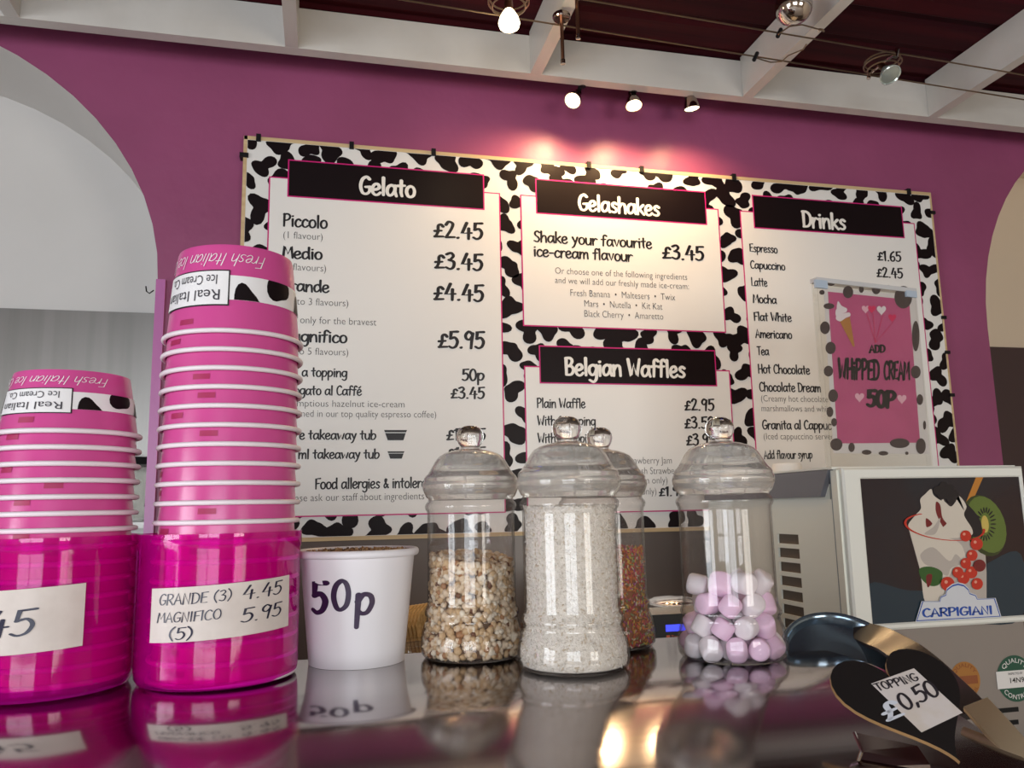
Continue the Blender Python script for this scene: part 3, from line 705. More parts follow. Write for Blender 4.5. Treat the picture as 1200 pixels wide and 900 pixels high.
def holder(x, label, sticker, rows):
    r = empty('tub_holder', (x, HY, 1.2252), 0, label, 'tub holder', None)
    R_ = .0845; H = .155; t = .0028
    mb = MB()
    mb.lathe([(0, 0), (R_-.010, 0), (R_-.004, .002), (R_-.001, .007), (R_-.0002, .014), (R_, H-.018), (R_+.0012, H-.016), (R_+.0012, H), (R_-t, H), (R_-t, .008), (R_-.008, .004), (0, .004)], 96)
    mb.build('holder_wall', M['holder'], r)
    a0, a1, h0, h1, tilt = sticker
    F = lambda off: (lambda a, h: ((R_+off)*sin(a), -(R_+off)*cos(a), h+tilt*(a-(a0+a1)/2)))
    mb = MB(); patch(mb, F(.0008), a0, a1, h0, h1, 0, 20); lb = mb.build('price_label', M['label'], r)
    f2 = F(.0013)
    for (s_, al, ar, hb, cap) in rows:
        t_ = brush(s_, .62, .06, .2); kx = (ar-al)/t_[2]; k = cap/7.5
        mb = MB(); put(mb, t_, lambda u, v: f2(al+u*kx, hb+v*k)); mb.build('lettering', M['marker'], lb)
holder(HX1, 'left translucent pink holder with a price label reading 1.45', (-.90, .66, .047, .107, .004), [('1.45', -.66, .16, .064, .024)])
holder(HX2, 'right translucent pink holder labelled grande and magnifico', (-.76, 1.06, .052, .105, .004),
       [('GRANDE (3)', -.63, .24, .0885, .0105), ('4.45', .35, .90, .0875, .0135), ('MAGNIFICO', -.65, .13, .0715, .0095), ('5.95', .34, .90, .0655, .0135), ('(5)', -.48, -.18, .0545, .0115)])

# ------------------------------------------------------------------ white 50p cup and crumbs
CX, CY = .0435, 1.0
cup = empty('paper_cup', (CX, CY, 1.2252), 0, 'white paper cup marked 50p beside the right pink holder', 'paper cup')
cr0, cr1, ch = .0555, .0680, .128
mb = MB(); mb.lathe([(cr0-.003, 0), (cr0, .0), (cr1, ch), (cr1-.0012, ch), (cr0-.001, .006), (0, .006), (0, .0045), (cr0-.003, .0045)], 72); mb.build('cup_wall', M['cup'], cup)
mb = MB(); mb.lathe([(cr1+.002+.0032*cos(2*pi*k/12), ch-.002+.0045*sin(2*pi*k/12)) for k in range(12)], 72, closed=True); mb.build('rim', M['cup'], cup)
fn = cone_fn(cr0, (cr1-cr0)/ch, .0006)
for (s_, al, ar, hb, cap, wt) in (('5', -1.0, -.60, .062, .034, 1.15), ('0', -.52, -.17, .066, .032, 1.0), ('p', -.10, .26, .060, .036, 1.0)):
    t_ = brush(s_, wt, .03); kx = (ar-al)/t_[2]; mb = MB(); put(mb, t_, lambda u, v: fn(al+u*kx, hb+v*cap/7.5)); mb.build('lettering', M['marker2'], cup)

def chunk(rs, sx, sy, sz):
    """small irregular lump: 8 jittered corners and 6 pole points"""
    vs = []
    for z in (-1, 1):
        for y in (-1, 1):
            for x in (-1, 1):
                vs.append((x*.62*rs.uniform(.75, 1.2), y*.62*rs.uniform(.75, 1.2), z*.62*rs.uniform(.75, 1.2)))
    for i in range(3):
        for s_ in (-1, 1):
            p = [0, 0, 0]; p[i] = s_*rs.uniform(.85, 1.1); vs.append(tuple(p))
    q = {(0,-1): (0,2,6,4), (0,1): (1,5,7,3), (1,-1): (0,4,5,1), (1,1): (2,3,7,6), (2,-1): (0,1,3,2), (2,1): (4,6,7,5)}
    fs = []; k = 8
    for i in range(3):
        for s_ in (-1, 1):
            c = q[(i, s_)]
            for j in range(4): fs.append((c[j], c[(j+1) % 4], k))
            k += 1
    R_ = Euler((rs.uniform(0, 6), rs.uniform(0, 6), rs.uniform(0, 6))).to_matrix()
    return [R_ @ Vector((v[0]*sx, v[1]*sy, v[2]*sz)) for v in vs], fs
rs = random.Random(3)
mb = MB(); zt = 1.2252+ch-.006
for _ in range(500):
    a_, r_ = rs.uniform(0, 2*pi), .062*math.sqrt(rs.random()); v, f_ = chunk(rs, .003, .003, .0022)
    mb.add([p+Vector((CX+r_*cos(a_), CY+r_*sin(a_), zt+rs.uniform(0, .006))) for p in v], f_, rs.choice((0, 0, 1, 2)), True)
mb.lathe([(0, zt+.001), (.063, zt+.001), (.060, zt-.05), (0, zt-.05)], 40, 0, M=Matrix.Translation((CX, CY, 0)))
cb = mb.build('topping_crumbs', [mat('crumb_tan', (.36, .20, .09, 1), .6), mat('crumb_pale', (.55, .38, .20, 1), .6), mat('crumb_dark', (.10, .05, .03, 1), .6)], sharp=0)
tag(cb, 'brown crumbs filling the white 50p cup to its rim', 'crumbs', None, 'stuff')

# ------------------------------------------------------------------ sweet jars
JP = [(.052, 0), (.0575, .0015), (.0612, .006), (.0622, .014), (.0615, .024), (.0585, .036), (.0555, .043), (.0548, .047), (.0568, .050), (.0572, .053), (.0560, .056), (.0540, .060), (.0535, .066), (.0535, .168), (.0540, .172), (.0555, .1745), (.0565, .178), (.0555, .1815), (.0530, .184), (.0520, .188)]
LP_ = [(.0525, .188), (.0545, .189), (.0570, .194), (.0590, .199), (.0598, .203), (.0592, .207), (.0575, .2095), (.0578, .212), (.0560, .215), (.0530, .218), (.0500, .2225), (.0470, .228), (.0435, .234), (.0390, .2395), (.0320, .2435), (.0240, .246), (.0160, .2475), (.0130, .249), (.0126, .2505)]
LPB = [(.0120, .2520), (.0140, .2545), (.0163, .2590), (.0172, .2640), (.0165, .2690), (.0140, .2735), (.0085, .2770), (0, .2782)]
def jar_r(h, t=.0022):
    """inner radius of a jar at height h"""
    for (r0, h0), (r1, h1) in zip(JP, JP[1:]):
        if h0 <= h <= h1: return r0+(r1-r0)*(h-h0)/max(h1-h0, 1e-6)-t
    return JP[-1][0]-t
ZC = 1.2253
def jar(x, y, label):
    r = empty('sweet_jar', (x, y, ZC), rs.uniform(0, 6), label, 'sweet jar', 'clear sweet jars on the counter')
    t = .0016
    mb = MB(); ins = [(max(a_-t, 0), max(b_, .003)) for a_, b_ in JP]
    mb.lathe([(0, 0)]+JP+[(p_[0], p_[1]) for p_ in ins[::-1]]+[(0, .003)], 80); mb.build('jar_body', M['jar'], r, sharp=60)
    mb = MB(); t = .0022
    inn = [(a_-t, b_-t*.7) for a_, b_ in LP_]
    mb.lathe([(.0505, .186), (.0522, .186)]+LP_, 80)
    mb.lathe([(.0505, .186)]+inn[:-3]+[(.012, .2440), (0, .2442)], 80)
    ld = mb.build('jar_lid', M['lidw'], r, sharp=60)
    mb = MB(); mb.lathe([(0, .2460), (.0126, .2480), (.0126, .2505)]+LPB, 60); mb.build('knob', M['lid'], ld, sharp=60)
    return r
JARS = {'nuts': (.1797, .985), 'coconut': (.2735, .878), 'sprinkles': (.3560, 1.0), 'mallow': (.4645, .875)}
jar(*JARS['nuts'], 'clear sweet jar half full of chopped nuts, leftmost of the jars')
jar(*JARS['coconut'], 'clear sweet jar filled to its neck with white desiccated coconut')
jar(*JARS['sprinkles'], 'clear sweet jar of coloured sprinkles behind the coconut jar')
jar(*JARS['mallow'], 'clear sweet jar of pink and white marshmallows, rightmost of the jars')
def fill_pos(rs, fill, depth, top_bias):
    if rs.random() < top_bias:
        h = fill(0)-rs.uniform(0, depth); rr = jar_r(max(h, .006))*math.sqrt(rs.random())*.97
    else:
        h = rs.uniform(.005, fill(0)); rr = jar_r(h)-rs.uniform(.0, depth)
    a_ = rs.uniform(0, 2*pi); return a_, rr, h
def core(mb, top, inset, mi, jig=0):
    hs = [.0045]+[k*.006 for k in range(1, int(top/.006))]+[top]
    mb.lathe([(0, .0045)]+[(jar_r(h)-inset, h) for h in hs]+[(0, top)], 64, mi)
# chopped nuts
mb = MB(); rs = random.Random(21)
top = .120
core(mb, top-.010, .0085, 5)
for _ in range(2500):
    a_, rr, h = fill_pos(rs, lambda q: top, .0095, .22)
    h = min(h, top-.006+.010*sin(a_*1.0-.6)*rr/.05+rs.uniform(-.003, .003)) if h > top-.02 else h
    s_ = rs.uniform(.0032, .0056); v, f_ = chunk(rs, s_*rs.uniform(.8, 1.5), s_, s_*rs.uniform(.6, 1))
    rr = min(rr, jar_r(max(h, .006))-s_*.75)
    mi = rs.choices((0, 1, 2, 3, 4), (40, 26, 18, 6, 3))[0]
    mb.add([p+Vector((rr*cos(a_), rr*sin(a_), max(h, .0075))) for p in v], f_, mi, True)
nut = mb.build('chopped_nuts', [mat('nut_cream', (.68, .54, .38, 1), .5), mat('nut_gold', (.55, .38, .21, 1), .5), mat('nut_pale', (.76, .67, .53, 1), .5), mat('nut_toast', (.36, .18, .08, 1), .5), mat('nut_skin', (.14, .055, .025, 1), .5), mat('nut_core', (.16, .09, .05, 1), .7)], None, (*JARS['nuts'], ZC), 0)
tag(nut, 'chopped toasted nuts filling the lower half of the leftmost jar', 'nuts', None, 'stuff')
# coconut
mb = MB(); top = .176
core(mb, top, .0022, 0)
for _ in range(5200):
    a_, rr, h = fill_pos(rs, lambda q: top, .0016, .05)
    L_ = rs.uniform(.0014, .0032); v, f_ = chunk(rs, L_, .0009, .0007)
    mb.add([p+Vector(((rr-.0012)*cos(a_), (rr-.0012)*sin(a_), max(h, .0065))) for p in v], f_, rs.choices((0, 1, 2), (6, 4, 2))[0], True)
co = mb.build('desiccated_coconut', [mat('coconut_white', (.78, .74, .67, 1), .6, noise=(230, (.66, .60, .52, 1), .45, .75), bump=(420, .9, .003)), mat('coconut_bright', (.82, .78, .71, 1), .6), mat('coconut_cream', (.58, .49, .37, 1), .6)], None, (*JARS['coconut'], ZC), 0)
tag(co, 'fine white desiccated coconut filling the tall front jar', 'coconut', None, 'stuff')
# sprinkles
mb = MB(); top = .122
core(mb, top-.003, .003, 6)
cols = [(.62, .19, .05), (.52, .06, .10), (.62, .42, .08), (.62, .55, .42), (.22, .32, .14), (.34, .08, .24), (.28, .11, .05)]
for _ in range(4200):
    a_, rr, h = fill_pos(rs, lambda q: top, .003, .08)
    L_ = rs.uniform(.0022, .0036); v, f_ = chunk(rs, L_, .0009, .0009)
    rr = min(rr, jar_r(max(h, .006))-.0012)
    mb.add([p+Vector((rr*cos(a_), rr*sin(a_), max(h, .0065))) for p in v], f_, rs.choices(range(6), (30, 20, 18, 14, 9, 10))[0], True)
spk = mb.build('sugar_sprinkles', [mat('sprinkle_%d' % i, (*c, 1), .4) for i, c in enumerate(cols)], None, (*JARS['sprinkles'], ZC), 0)
tag(spk, 'mixed orange, pink and yellow sprinkles in the jar behind the coconut', 'sprinkles', None, 'stuff')
# marshmallows: relax balls inside the jar, then shape each as a soft barrel
def pack(n, r, top):
    P = np.zeros((n, 3)); g = np.random.default_rng(4)
    P[:, 2] = g.uniform(r, .26, n); a_ = g.uniform(0, 2*pi, n); q = .04*np.sqrt(g.random(n)); P[:, 0] = q*np.cos(a_); P[:, 1] = q*np.sin(a_)
    for it in range(700):
        P[:, 2] -= .0012 if it < 620 else .0002
        for _ in range(2):
            D = P[:, None]-P[None]; L_ = np.linalg.norm(D, axis=2)+np.eye(n); ov = np.clip(2*r-L_, 0, None)*(1-np.eye(n))
            P += (D/L_[..., None]*ov[..., None]).sum(1)*.28
            P[:, 2] = np.maximum(P[:, 2], .003+r*.9)
            lim = np.array([jar_r(min(max(h, .01), .18)) for h in P[:, 2]])-r*.98
            q = np.hypot(P[:, 0], P[:, 1]); k = np.where(q > lim, lim/np.maximum(q, 1e-9), 1); P[:, :2] *= k[:, None]
    return P
def barrel(R_, hh):
    c = .35*R_
    pr = [(0, -hh)]+[(R_-c+c*sin(t), -hh+c-c*cos(t)) for t in (0.2, .6, 1.0, 1.4)]+[(R_*1.015, -hh*.3), (R_*1.02, 0), (R_*1.015, hh*.3)]+[(R_-c+c*cos(t), hh-c+c*sin(t)) for t in (.2, .6, 1.0, 1.4)]+[(0, hh)]
    return MB().lathe(pr, 24)
mm = [mat('marshmallow_pink', (.80, .57, .74, 1), .55, sss=.3), mat('marshmallow_white', (.76, .70, .73, 1), .55, sss=.3)]
PM = pack(50, .0134, .1)
protos = []
for k in range(2):
    o = barrel(.0120, .0110).build('marshmallow', mm[k], sharp=0); protos.append(o)
used = [False, False]
g2 = random.Random(9)
lab = ['pale pink marshmallow in the pile inside the rightmost jar', 'white marshmallow in the pile inside the rightmost jar']
grp = ['pink marshmallows in the rightmost jar', 'white marshmallows in the rightmost jar']
for i, p in enumerate(PM):
    k = 0 if g2.random() < .52 else 1
    o = protos[k] if not used[k] else protos[k].copy()
    if used[k]: COL.objects.link(o)
    used[k] = True
    o.location = (JARS['mallow'][0]+p[0], JARS['mallow'][1]+p[1], ZC+p[2])
    o.rotation_euler = (g2.uniform(-.9, .9), g2.uniform(-.9, .9), g2.uniform(0, 6)) if g2.random() < .6 else (pi/2+g2.uniform(-.4, .4), g2.uniform(-.3, .3), g2.uniform(0, 6))
    s_ = g2.uniform(.94, 1.06); o.scale = (s_, s_, s_*g2.uniform(.92, 1.06))
    tag(o, lab[k], 'marshmallow', grp[k])

# ------------------------------------------------------------------ whipped cream machine
MY = 1.40
mX0, mX1 = 1.001, 1.439
zT, zB = 1.466, 1.150
mach = empty('cream_machine', (1.22, 1.65, .90), 0, 'white whipped cream machine with a dessert poster on its front, at the right', 'machine')
def mpart(mb, name, mats, parent=None):
    o = mb.build(name, mats)
    if parent is None: return childof(o, mach)
    o.parent = parent; return o
BK = 1.98
mb = MB(); mb.box(mX0+.006, mX1-.006, MY+.05, BK, .905, zT-.012); mpart(mb, 'body', M['mside'])
# side panel with five real vents
mb = MB(); xs_ = mX0
ya, yb, z0s, z1s = 1.437, BK-.01, .94, 1.405
sl = [(1.564, 1.646, 1.331-.0305*k-.021, 1.331-.0305*k) for k in range(8)]
ys = [ya, 1.564, 1.646, yb]
zz = sorted(set([z0s, z1s]+[q for s_ in sl for q in s_[2:]]))
for i in range(3):
    for z_a, z_b in zip(zz, zz[1:]):
        if i == 1 and any(abs(z_a-s_[2]) < 1e-6 for s_ in sl): continue
        mb.box(xs_, xs_+.004, ys[i], ys[i+1], z_a, z_b)
sp_ = mpart(mb, 'side_panel', M['mside'])
mb = MB()
for s_ in sl:
    mb.add([(xs_+.004, s_[0]-.001, s_[2]-.001), (xs_+.004, s_[1]+.001, s_[2]-.001), (xs_+.0058, s_[1]+.001, s_[3]+.001), (xs_+.0058, s_[0]-.001, s_[3]+.001)], [(0, 1, 2, 3)])
mpart(mb, 'vent_slots', M['mslot'], sp_)
# front frame
mb = MB()
fr = .016
oc = [(mX0+.004, zB), (mX1, zB), (mX1, zT), (mX0+.004, zT)]; ic = [(mX0+.045, zB+.013), (mX1-.010, zB+.013), (mX1-.010, zT-.022), (mX0+.045, zT-.022)]
ring = lambda L_, d_, y_: [(x+d_*sx, y_, z+d_*sz) for (x, z), (sx, sz) in zip(L_, ((1, 1), (-1, 1), (-1, -1), (1, -1)))]
loops = [ring(oc, 0, MY+.03), ring(oc, 0, MY+.004), ring(oc, .004, MY), ring(ic, -.003, MY), ring(ic, 0, MY+.003), ring(ic, 0, MY+.03)]
mb.add([p_ for L_ in loops for p_ in L_], [(4*i+k, 4*i+(k+1) % 4, 4*((i+1) % 6)+(k+1) % 4, 4*((i+1) % 6)+k) for i in range(6) for k in range(4)])
ff = mpart(mb, 'front_frame', M['mwhite'])
mb = MB(); mb.box(mX0, mX0+.01, MY+.031, MY+.037, .94, zT-.004); mb.box(mX0-.002, mX0+.02, MY+.012, MY+.031, .94, zT-.004, 1)
mpart(mb, 'seam_strip', [M['seam'], M['mside']])
# grey top cover with chamfered side
mb = MB()
prf = [(MY+.032, zT-.001), (BK, zT-.001), (BK, 1.410), (MY+.066, 1.410)]
n = 4
mb.add([(mX0-.006, y, z) for y, z in prf]+[(mX0+.03, y, z) for y, z in prf], [(0, 1, 2, 3), (7, 6, 5, 4)]+[(i, (i+1) % n, (i+1) % n+n, i+n) for i in range(n)])
mpart(mb, 'grey_top_band', M['mgrey'])
mb = MB(); mb.box(mX0-.006, mX1, MY+.02, BK, zT-.002, zT+.003); mpart(mb, 'top_plate', M['mwhite'])
k = pix(930, 550, 'Y', 1.62)
mb = MB(); mb.lathe([(0, zT+.003), (.033, zT+.003), (.033, zT+.018), (.030, zT+.023), (0, zT+.024)], 36, M=Matrix.Translation((mX0+.045, 1.66, 0))); mpart(mb, 'white_cap', M['knobw'])
# lower front with stickers and slits
mb = MB(); mb.box(mX0+.03, mX1-.004, MY+.040, MY+.052, .905, zB); lf = mpart(mb, 'lower_panel', M['mlow'])
LY = MY+.0395
def disc(mb, c, r, y, mi=0, r0=0, n=40, a0=0, a1=2*pi):
    vs = []
    for k in range(n+1):
        a_ = a0+(a1-a0)*k/n
        vs += [(c[0]+r0*cos(a_), y, c[1]+r0*sin(a_)), (c[0]+r*cos(a_), y, c[1]+r*sin(a_))]
    mb.add(vs, [(2*k, 2*k+1, 2*k+3, 2*k+2) for k in range(n)], mi)
def arc_text(mb, s_, c, r, mid, span, cap, y, mi, inside=False):
    t_ = sans(s_, .006); k = span/t_[2]; kz = cap/7.5
    if not inside: put(mb, t_, lambda u, v: (c[0]+(r+v*kz)*cos(mid+span/2-u*k), y, c[1]+(r+v*kz)*sin(mid+span/2-u*k)), mi)
    else: put(mb, t_, lambda u, v: (c[0]+(r-v*kz)*cos(mid-span/2+u*k), y, c[1]+(r-v*kz)*sin(mid-span/2+u*k)), mi)
q = pix(1131, 797, 'Y', LY); c = (q.x, q.z)
gold = mat('gold_foil', (.42, .20, .06, 1), .35, .6); goldd = mat('gold_ink', (.25, .07, .02, 1), .5)
mb = MB(); disc(mb, c, .036, LY-.0003); arc_text(mb, 'QUALITY', c, .0255, pi/2, 2.2, .008, LY-.0007, 1); arc_text(mb, 'CONTROL', c, .0335, -pi/2, 2.2, .008, LY-.0007, 1, True)
mb.box(c[0]-.030, c[0]+.030, LY-.0007, LY-.0004, c[1]-.008, c[1]+.008, 1)
mpart(mb, 'gold_sticker', [gold, goldd], lf)
q = pix(1190, 795, 'Y', LY); c = (q.x, q.z); green = mat('green_print', (.012, .075, .045, 1), .4)
mb = MB(); disc(mb, c, .046, LY-.0003); arc_text(mb, 'QUALITY', c, .0315, pi/2, 1.9, .0095, LY-.0007, 1); arc_text(mb, 'CONTROL', c, .0410, -pi/2, 1.9, .0095, LY-.0007, 1, True)
mb.box(c[0]-.047, c[0]+.047, LY-.0010, LY-.0006, c[1]-.018, c[1]+.016, 1)
line_text(mb, sans('INSPECTED BY', .004), c[0]-.018, c[0]+.018, c[1]+.008, .0045, LY-.0013, 2)
line_text(mb, sans('14N9', .012), c[0]-.018, c[0]+.020, c[1]-.008, .0105, LY-.0013, 2)
mpart(mb, 'green_sticker', [green, mat('sticker_white', (.72, .70, .68, 1), .4), M['ink']], lf)
mb = MB()
for (py) in (832, 847, 862, 877):
    p = pix(1182, py, 'Y', LY); mb.box(p.x-.024, p.x+.024, LY-.0006, LY+.001, p.z-.0045, p.z+.0045)
mpart(mb, 'vent_slits', M['blackp'], lf)
# poster: flat printed picture
PY = MY+.004
dark = mat('poster_dark', (.022, .008, .010, 1), .22, noise=(4, (.014, .016, .024, 1), .35, .7))
mb = MB(); mb.box(mX0+.045, mX1-.010, PY, PY+.003, zB+.013, zT-.022); pst = mpart(mb, 'poster', dark)
pc = {}
def pm(name, col, rough=.25):
    if name not in pc: pc[name] = mat('print_'+name, col, rough)
    return pc[name]
lay = [0]
def P6(x, y): return pix(880+x*.26667, 500+y*.26667, 'Y', PY)
pmats = []; pmb = MB()
def shape(pts, m, lift=None, sm=True):
    lay[0] += 1
    y = PY-.0002-.00003*lay[0]
    if m not in pmats: pmats.append(m)
    pp = smooth([tuple(p) for p in pts]+[tuple(pts[0])], 5)[:-1] if sm else pts
    vs = []
    for (a_, b_) in pp:
        v = P6(a_, b_); vs.append((v.x, y, v.z))
    pmb.add(vs, [tuple(range(len(vs)))], pmats.index(m))
def ell(cx, cy, rx, ry, m, rot=0, n=22):
    shape([(cx+rx*cos(t)*cos(rot)-ry*sin(t)*sin(rot), cy+rx*cos(t)*sin(rot)+ry*sin(t)*cos(rot)) for t in [2*pi*k/n for k in range(n)]], m, None, False)
cream = pm('cream', (.62, .56, .48, 1)); cream2 = pm('cream_shade', (.44, .39, .35, 1)); red = pm('red', (.50, .03, .015, 1)); dred = pm('dark_red', (.16, .012, .015, 1))
teal = pm('teal', (.016, .032, .048, 1)); kiwi = pm('kiwi', (.11, .16, .03, 1)); kiwid = pm('kiwi_skin', (.035, .045, .012, 1)); orange = pm('orange', (.48, .19, .03, 1)); leaf = pm('leaf', (.03, .10, .02, 1)); berry = pm('berry', (.010, .008, .012, 1)); kc = pm('kiwi_core', (.55, .42, .10, 1))
shape([(520, 690), (700, 720), (900, 700), (1040, 600), (1186, 560), (1186, 845), (900, 862), (533, 882)], teal)
# glass body
shape([(690, 440), (1045, 480), (1030, 560), (1035, 640), (1035, 760), (765, 775), (740, 620), (715, 530)], cream2, None, False)
shape([(700, 450), (760, 470), (900, 500), (940, 560), (930, 620), (880, 640), (860, 700), (820, 770), (765, 770), (745, 640), (720, 540)], cream)
shape([(745, 560), (800, 530), (870, 590), (900, 560), (930, 600), (880, 620), (860, 655), (800, 620), (760, 600)], cream2)
shape([(740, 625), (790, 615), (840, 640), (830, 690), (790, 700), (750, 670)], leaf)
shape([(770, 655), (795, 650), (790, 690), (775, 705)], dred)
# straw and kiwi
shape([(990, 218), (1022, 218), (968, 340), (945, 330)], orange, None, False)
ell(1025, 435, 88, 140, kiwid, -.35); ell(1035, 430, 80, 130, kiwi, -.35)
for k in range(22):
    t = 2*pi*k/22; ell(1028+36*cos(t), 428+62*sin(t), 3, 13, berry, t+pi/2)
ell(1027, 428, 16, 38, kc, -.1)
shape([(930, 330), (1000, 400), (1010, 470), (960, 480), (915, 400)], berry)
# cream swirls
shape([(690, 440), (720, 390), (745, 360), (742, 320), (765, 295), (790, 274), (800, 300), (825, 320), (850, 330), (880, 350), (910, 300), (880, 285), (920, 310), (945, 350), (935, 390), (970, 450), (960, 480), (860, 490), (760, 478)], cream)
shape([(812, 330), (830, 345), (840, 400), (870, 440), (850, 450), (825, 410), (810, 370)], dred)
shape([(768, 402), (795, 425), (780, 440), (768, 438)], dred)
shape([(838, 310), (860, 350), (905, 400), (880, 440), (850, 470), (835, 450), (860, 420), (840, 370)], cream)
shape([(760, 470), (800, 440), (830, 400), (820, 450), (800, 475)], cream2)
for (bx, by) in ((820, 280), (845, 262), (872, 275), (862, 300), (838, 300), (890, 298), (850, 285), (880, 318)): ell(bx, by, 21, 20, berry)
# glass rim
for k in range(40):
    t0, t1 = 2*pi*k/40, 2*pi*(k+1)/40
    f_ = lambda t, s_: (848+175*s_*cos(t)+26*sin(t)*0, 440+58*s_*sin(t)-(.0)*cos(t)+ (18*cos(t)))
    if sin((t0+t1)/2) < -.15 and cos((t0+t1)/2) > -.62: continue
    shape([f_(t0, 1.02), f_(t1, 1.02), f_(t1, .96 if sin(t0) > -.3 else .95), f_(t0, .96 if sin(t0) > -.3 else .95)], red, None, False)
for (bx, by, r_) in ((940, 480, 24), (988, 515, 27), (968, 565, 24), (940, 600, 23), (965, 640, 26), (990, 690, 25), (930, 665, 26), (860, 690, 30), (905, 640, 24)):
    ell(bx, by, r_, r_*1.03, red); ell(bx-7, by-8, r_*.25, r_*.25, pm('berry_glint', (.70, .30, .22, 1)))
ell(1000, 610, 27, 27, dred)
# logo plate
blue = pm('blue', (.020, .075, .36, 1)); plate = pm('plate', (.60, .62, .66, 1))
base = [(745, 766), (822, 766), (828, 745), (850, 735), (855, 710), (880, 690), (905, 683), (932, 690), (952, 710), (958, 728), (985, 738), (992, 755), (1070, 752), (1096, 836), (718, 858)]
def grow(pts, d):
    cx, cy = 907, 790; return [(cx+(a_-cx)*(1+d/190), cy+(b_-cy)*(1+d/75)) for a_, b_ in pts]
shape(base, plate, None, False); shape(grow(base, -4), blue, None, False); shape(grow(base, -9), plate, None, False)
lay[0] += 1
if blue not in pmats: pmats.append(blue)
t_ = brush('CARPIGIANI', 1.1); a_, b_ = P6(750, 836), P6(1058, 822); kx = (b_.x-a_.x)/t_[2]; kz = .0158/7.5
put(pmb, t_, lambda u, v: (a_.x+u*kx, PY-.0002-.00003*(lay[0]+1), a_.z+(b_.z-a_.z)*u/t_[2]+v*kz), pmats.index(blue))
mpart(pmb, 'printed_dessert', pmats, pst)

# ------------------------------------------------------------------ sign holder on the machine
SY = 1.50
sa = rad(9)
A = pix(975, 545, 'Y', SY); A.z = zT+.003
sg = empty('sign_holder', A, sa, 'clear acrylic sign holder with a pink add whipped cream flyer on the cream machine', 'sign')
def Lc(px, py):
    """pixel -> local (u, v) on the sign's front plane"""
    n_ = Vector((sin(sa), -cos(sa), 0)); d = CR*(px-600)-CU*(py-450)+CF*FPX
    p = CAM+d*((A-CAM).dot(n_)/d.dot(n_))-A
    return p.x*cos(sa)+p.y*sin(sa), p.z
W_, H_ = Lc(1083, 440)[0], Lc(1020, 334)[1]
DW = .018
mb = MB(); mb.box(0, W_, 0, .0025, 0, H_); mb.box(0, W_, DW-.0025, DW, 0, H_); mb.box(W_-.0025, W_, .0025, DW-.0025, 0, H_); mb.box(0, .0025, .0025, DW-.0025, 0, H_); mb.box(.0025, W_-.0025, .0025, DW-.0025, 0, .0025)
mb.build('acrylic_case', M['acrylic'], sg)
mb = MB(); mb.box(-.002, W_+.002, -.0012, DW+.001, H_-.006, H_+.004)
mb.box(-.006, .028, -.0018, .004, H_-.020, H_-.002, 1); mb.box(W_-.032, W_+.001, -.0018, .004, H_-.018, H_-.003, 1)
mb.build('tape', [M['tape'], M['tape2']], sg)
fy = .0035
corn = [Lc(966, 336), Lc(1076, 347), Lc(1091, 532), Lc(978, 531)]
mb = MB()
mb.add([(u, fy, v) for u, v in corn]+[(u, fy+.0004, v) for u, v in corn], [(0, 1, 2, 3), (7, 6, 5, 4)]+[(i, i+4, (i+1) % 4+4, (i+1) % 4) for i in range(4)])
fly = mb.build('flyer', mat('flyer_paper', (.70, .66, .66, 1), .5), sg)
fmb = MB(); fm = [mat('flyer_pink', (.52, .075, .22, 1), .5, noise=(14, (.46, .06, .19, 1), .4, .7)), mat('flyer_spot', (.040, .022, .026, 1), .5), mat('flyer_white', (.70, .62, .64, 1), .5), mat('flyer_cone', (.40, .17, .04, 1), .5), mat('flyer_red', (.60, .02, .10, 1), .5), M['ink'], mat('flyer_pale_pink', (.70, .38, .46, 1), .5)]
fl = [0]
def C6(x, y): return Lc(920+x*.28886, 300+y*.28886)
def fshape(pts, mi):
    fl[0] += 1
    fmb.add([(*(lambda q: (q[0], fy-.0002-.00003*fl[0], q[1]))(C6(*p)),) for p in pts], [tuple(range(len(pts)))], mi)
fshape([(178, 143), (508, 176), (553, 757), (218, 760)], 0)
for (cx, cy, rx, ry) in ((154, 146, 11, 10), (190, 106, 18, 14), (260, 145, 21, 25), (314, 134, 10, 14), (374, 133, 18, 21), (424, 126, 6, 10), (484, 166, 36, 46), (182, 202, 22, 12), (166, 290, 20, 26), (189, 372, 21, 25), (180, 466, 19, 22), (199, 566, 20, 26), (186, 632, 14, 21), (203, 674, 12, 17), (212, 764, 25, 25), (274, 776, 13, 19), (335, 796, 20, 10), (403, 800, 20, 9), (469, 759, 40, 20), (555, 771, 20, 32), (498, 800, 7, 7), (570, 686, 6, 18), (551, 582, 13, 22), (534, 470, 20, 26), (534, 324, 15, 62)):
    fshape([(cx+rx*cos(2*pi*k/24), cy+ry*sin(2*pi*k/24)) for k in range(24)], 1)
fshape([(224, 262), (266, 246), (286, 366), (280, 368)], 3)
for pts in ([(210, 255), (215, 238), (240, 232), (264, 228), (268, 242), (250, 250), (228, 264)], [(208, 236), (212, 214), (240, 208), (254, 212), (252, 226), (232, 234), (214, 242)], [(214, 216), (218, 182), (232, 200), (246, 208), (240, 214)]):
    fshape(smooth(pts+[pts[0]], 4)[:-1], 2)
def heart_pts(n=28):
    out = []
    for k in range(n):
        t = 2*pi*k/n; out.append((16*sin(t)**3/17, -(13*cos(t)-5*cos(2*t)-2*cos(3*t)-cos(4*t))/17))
    return out
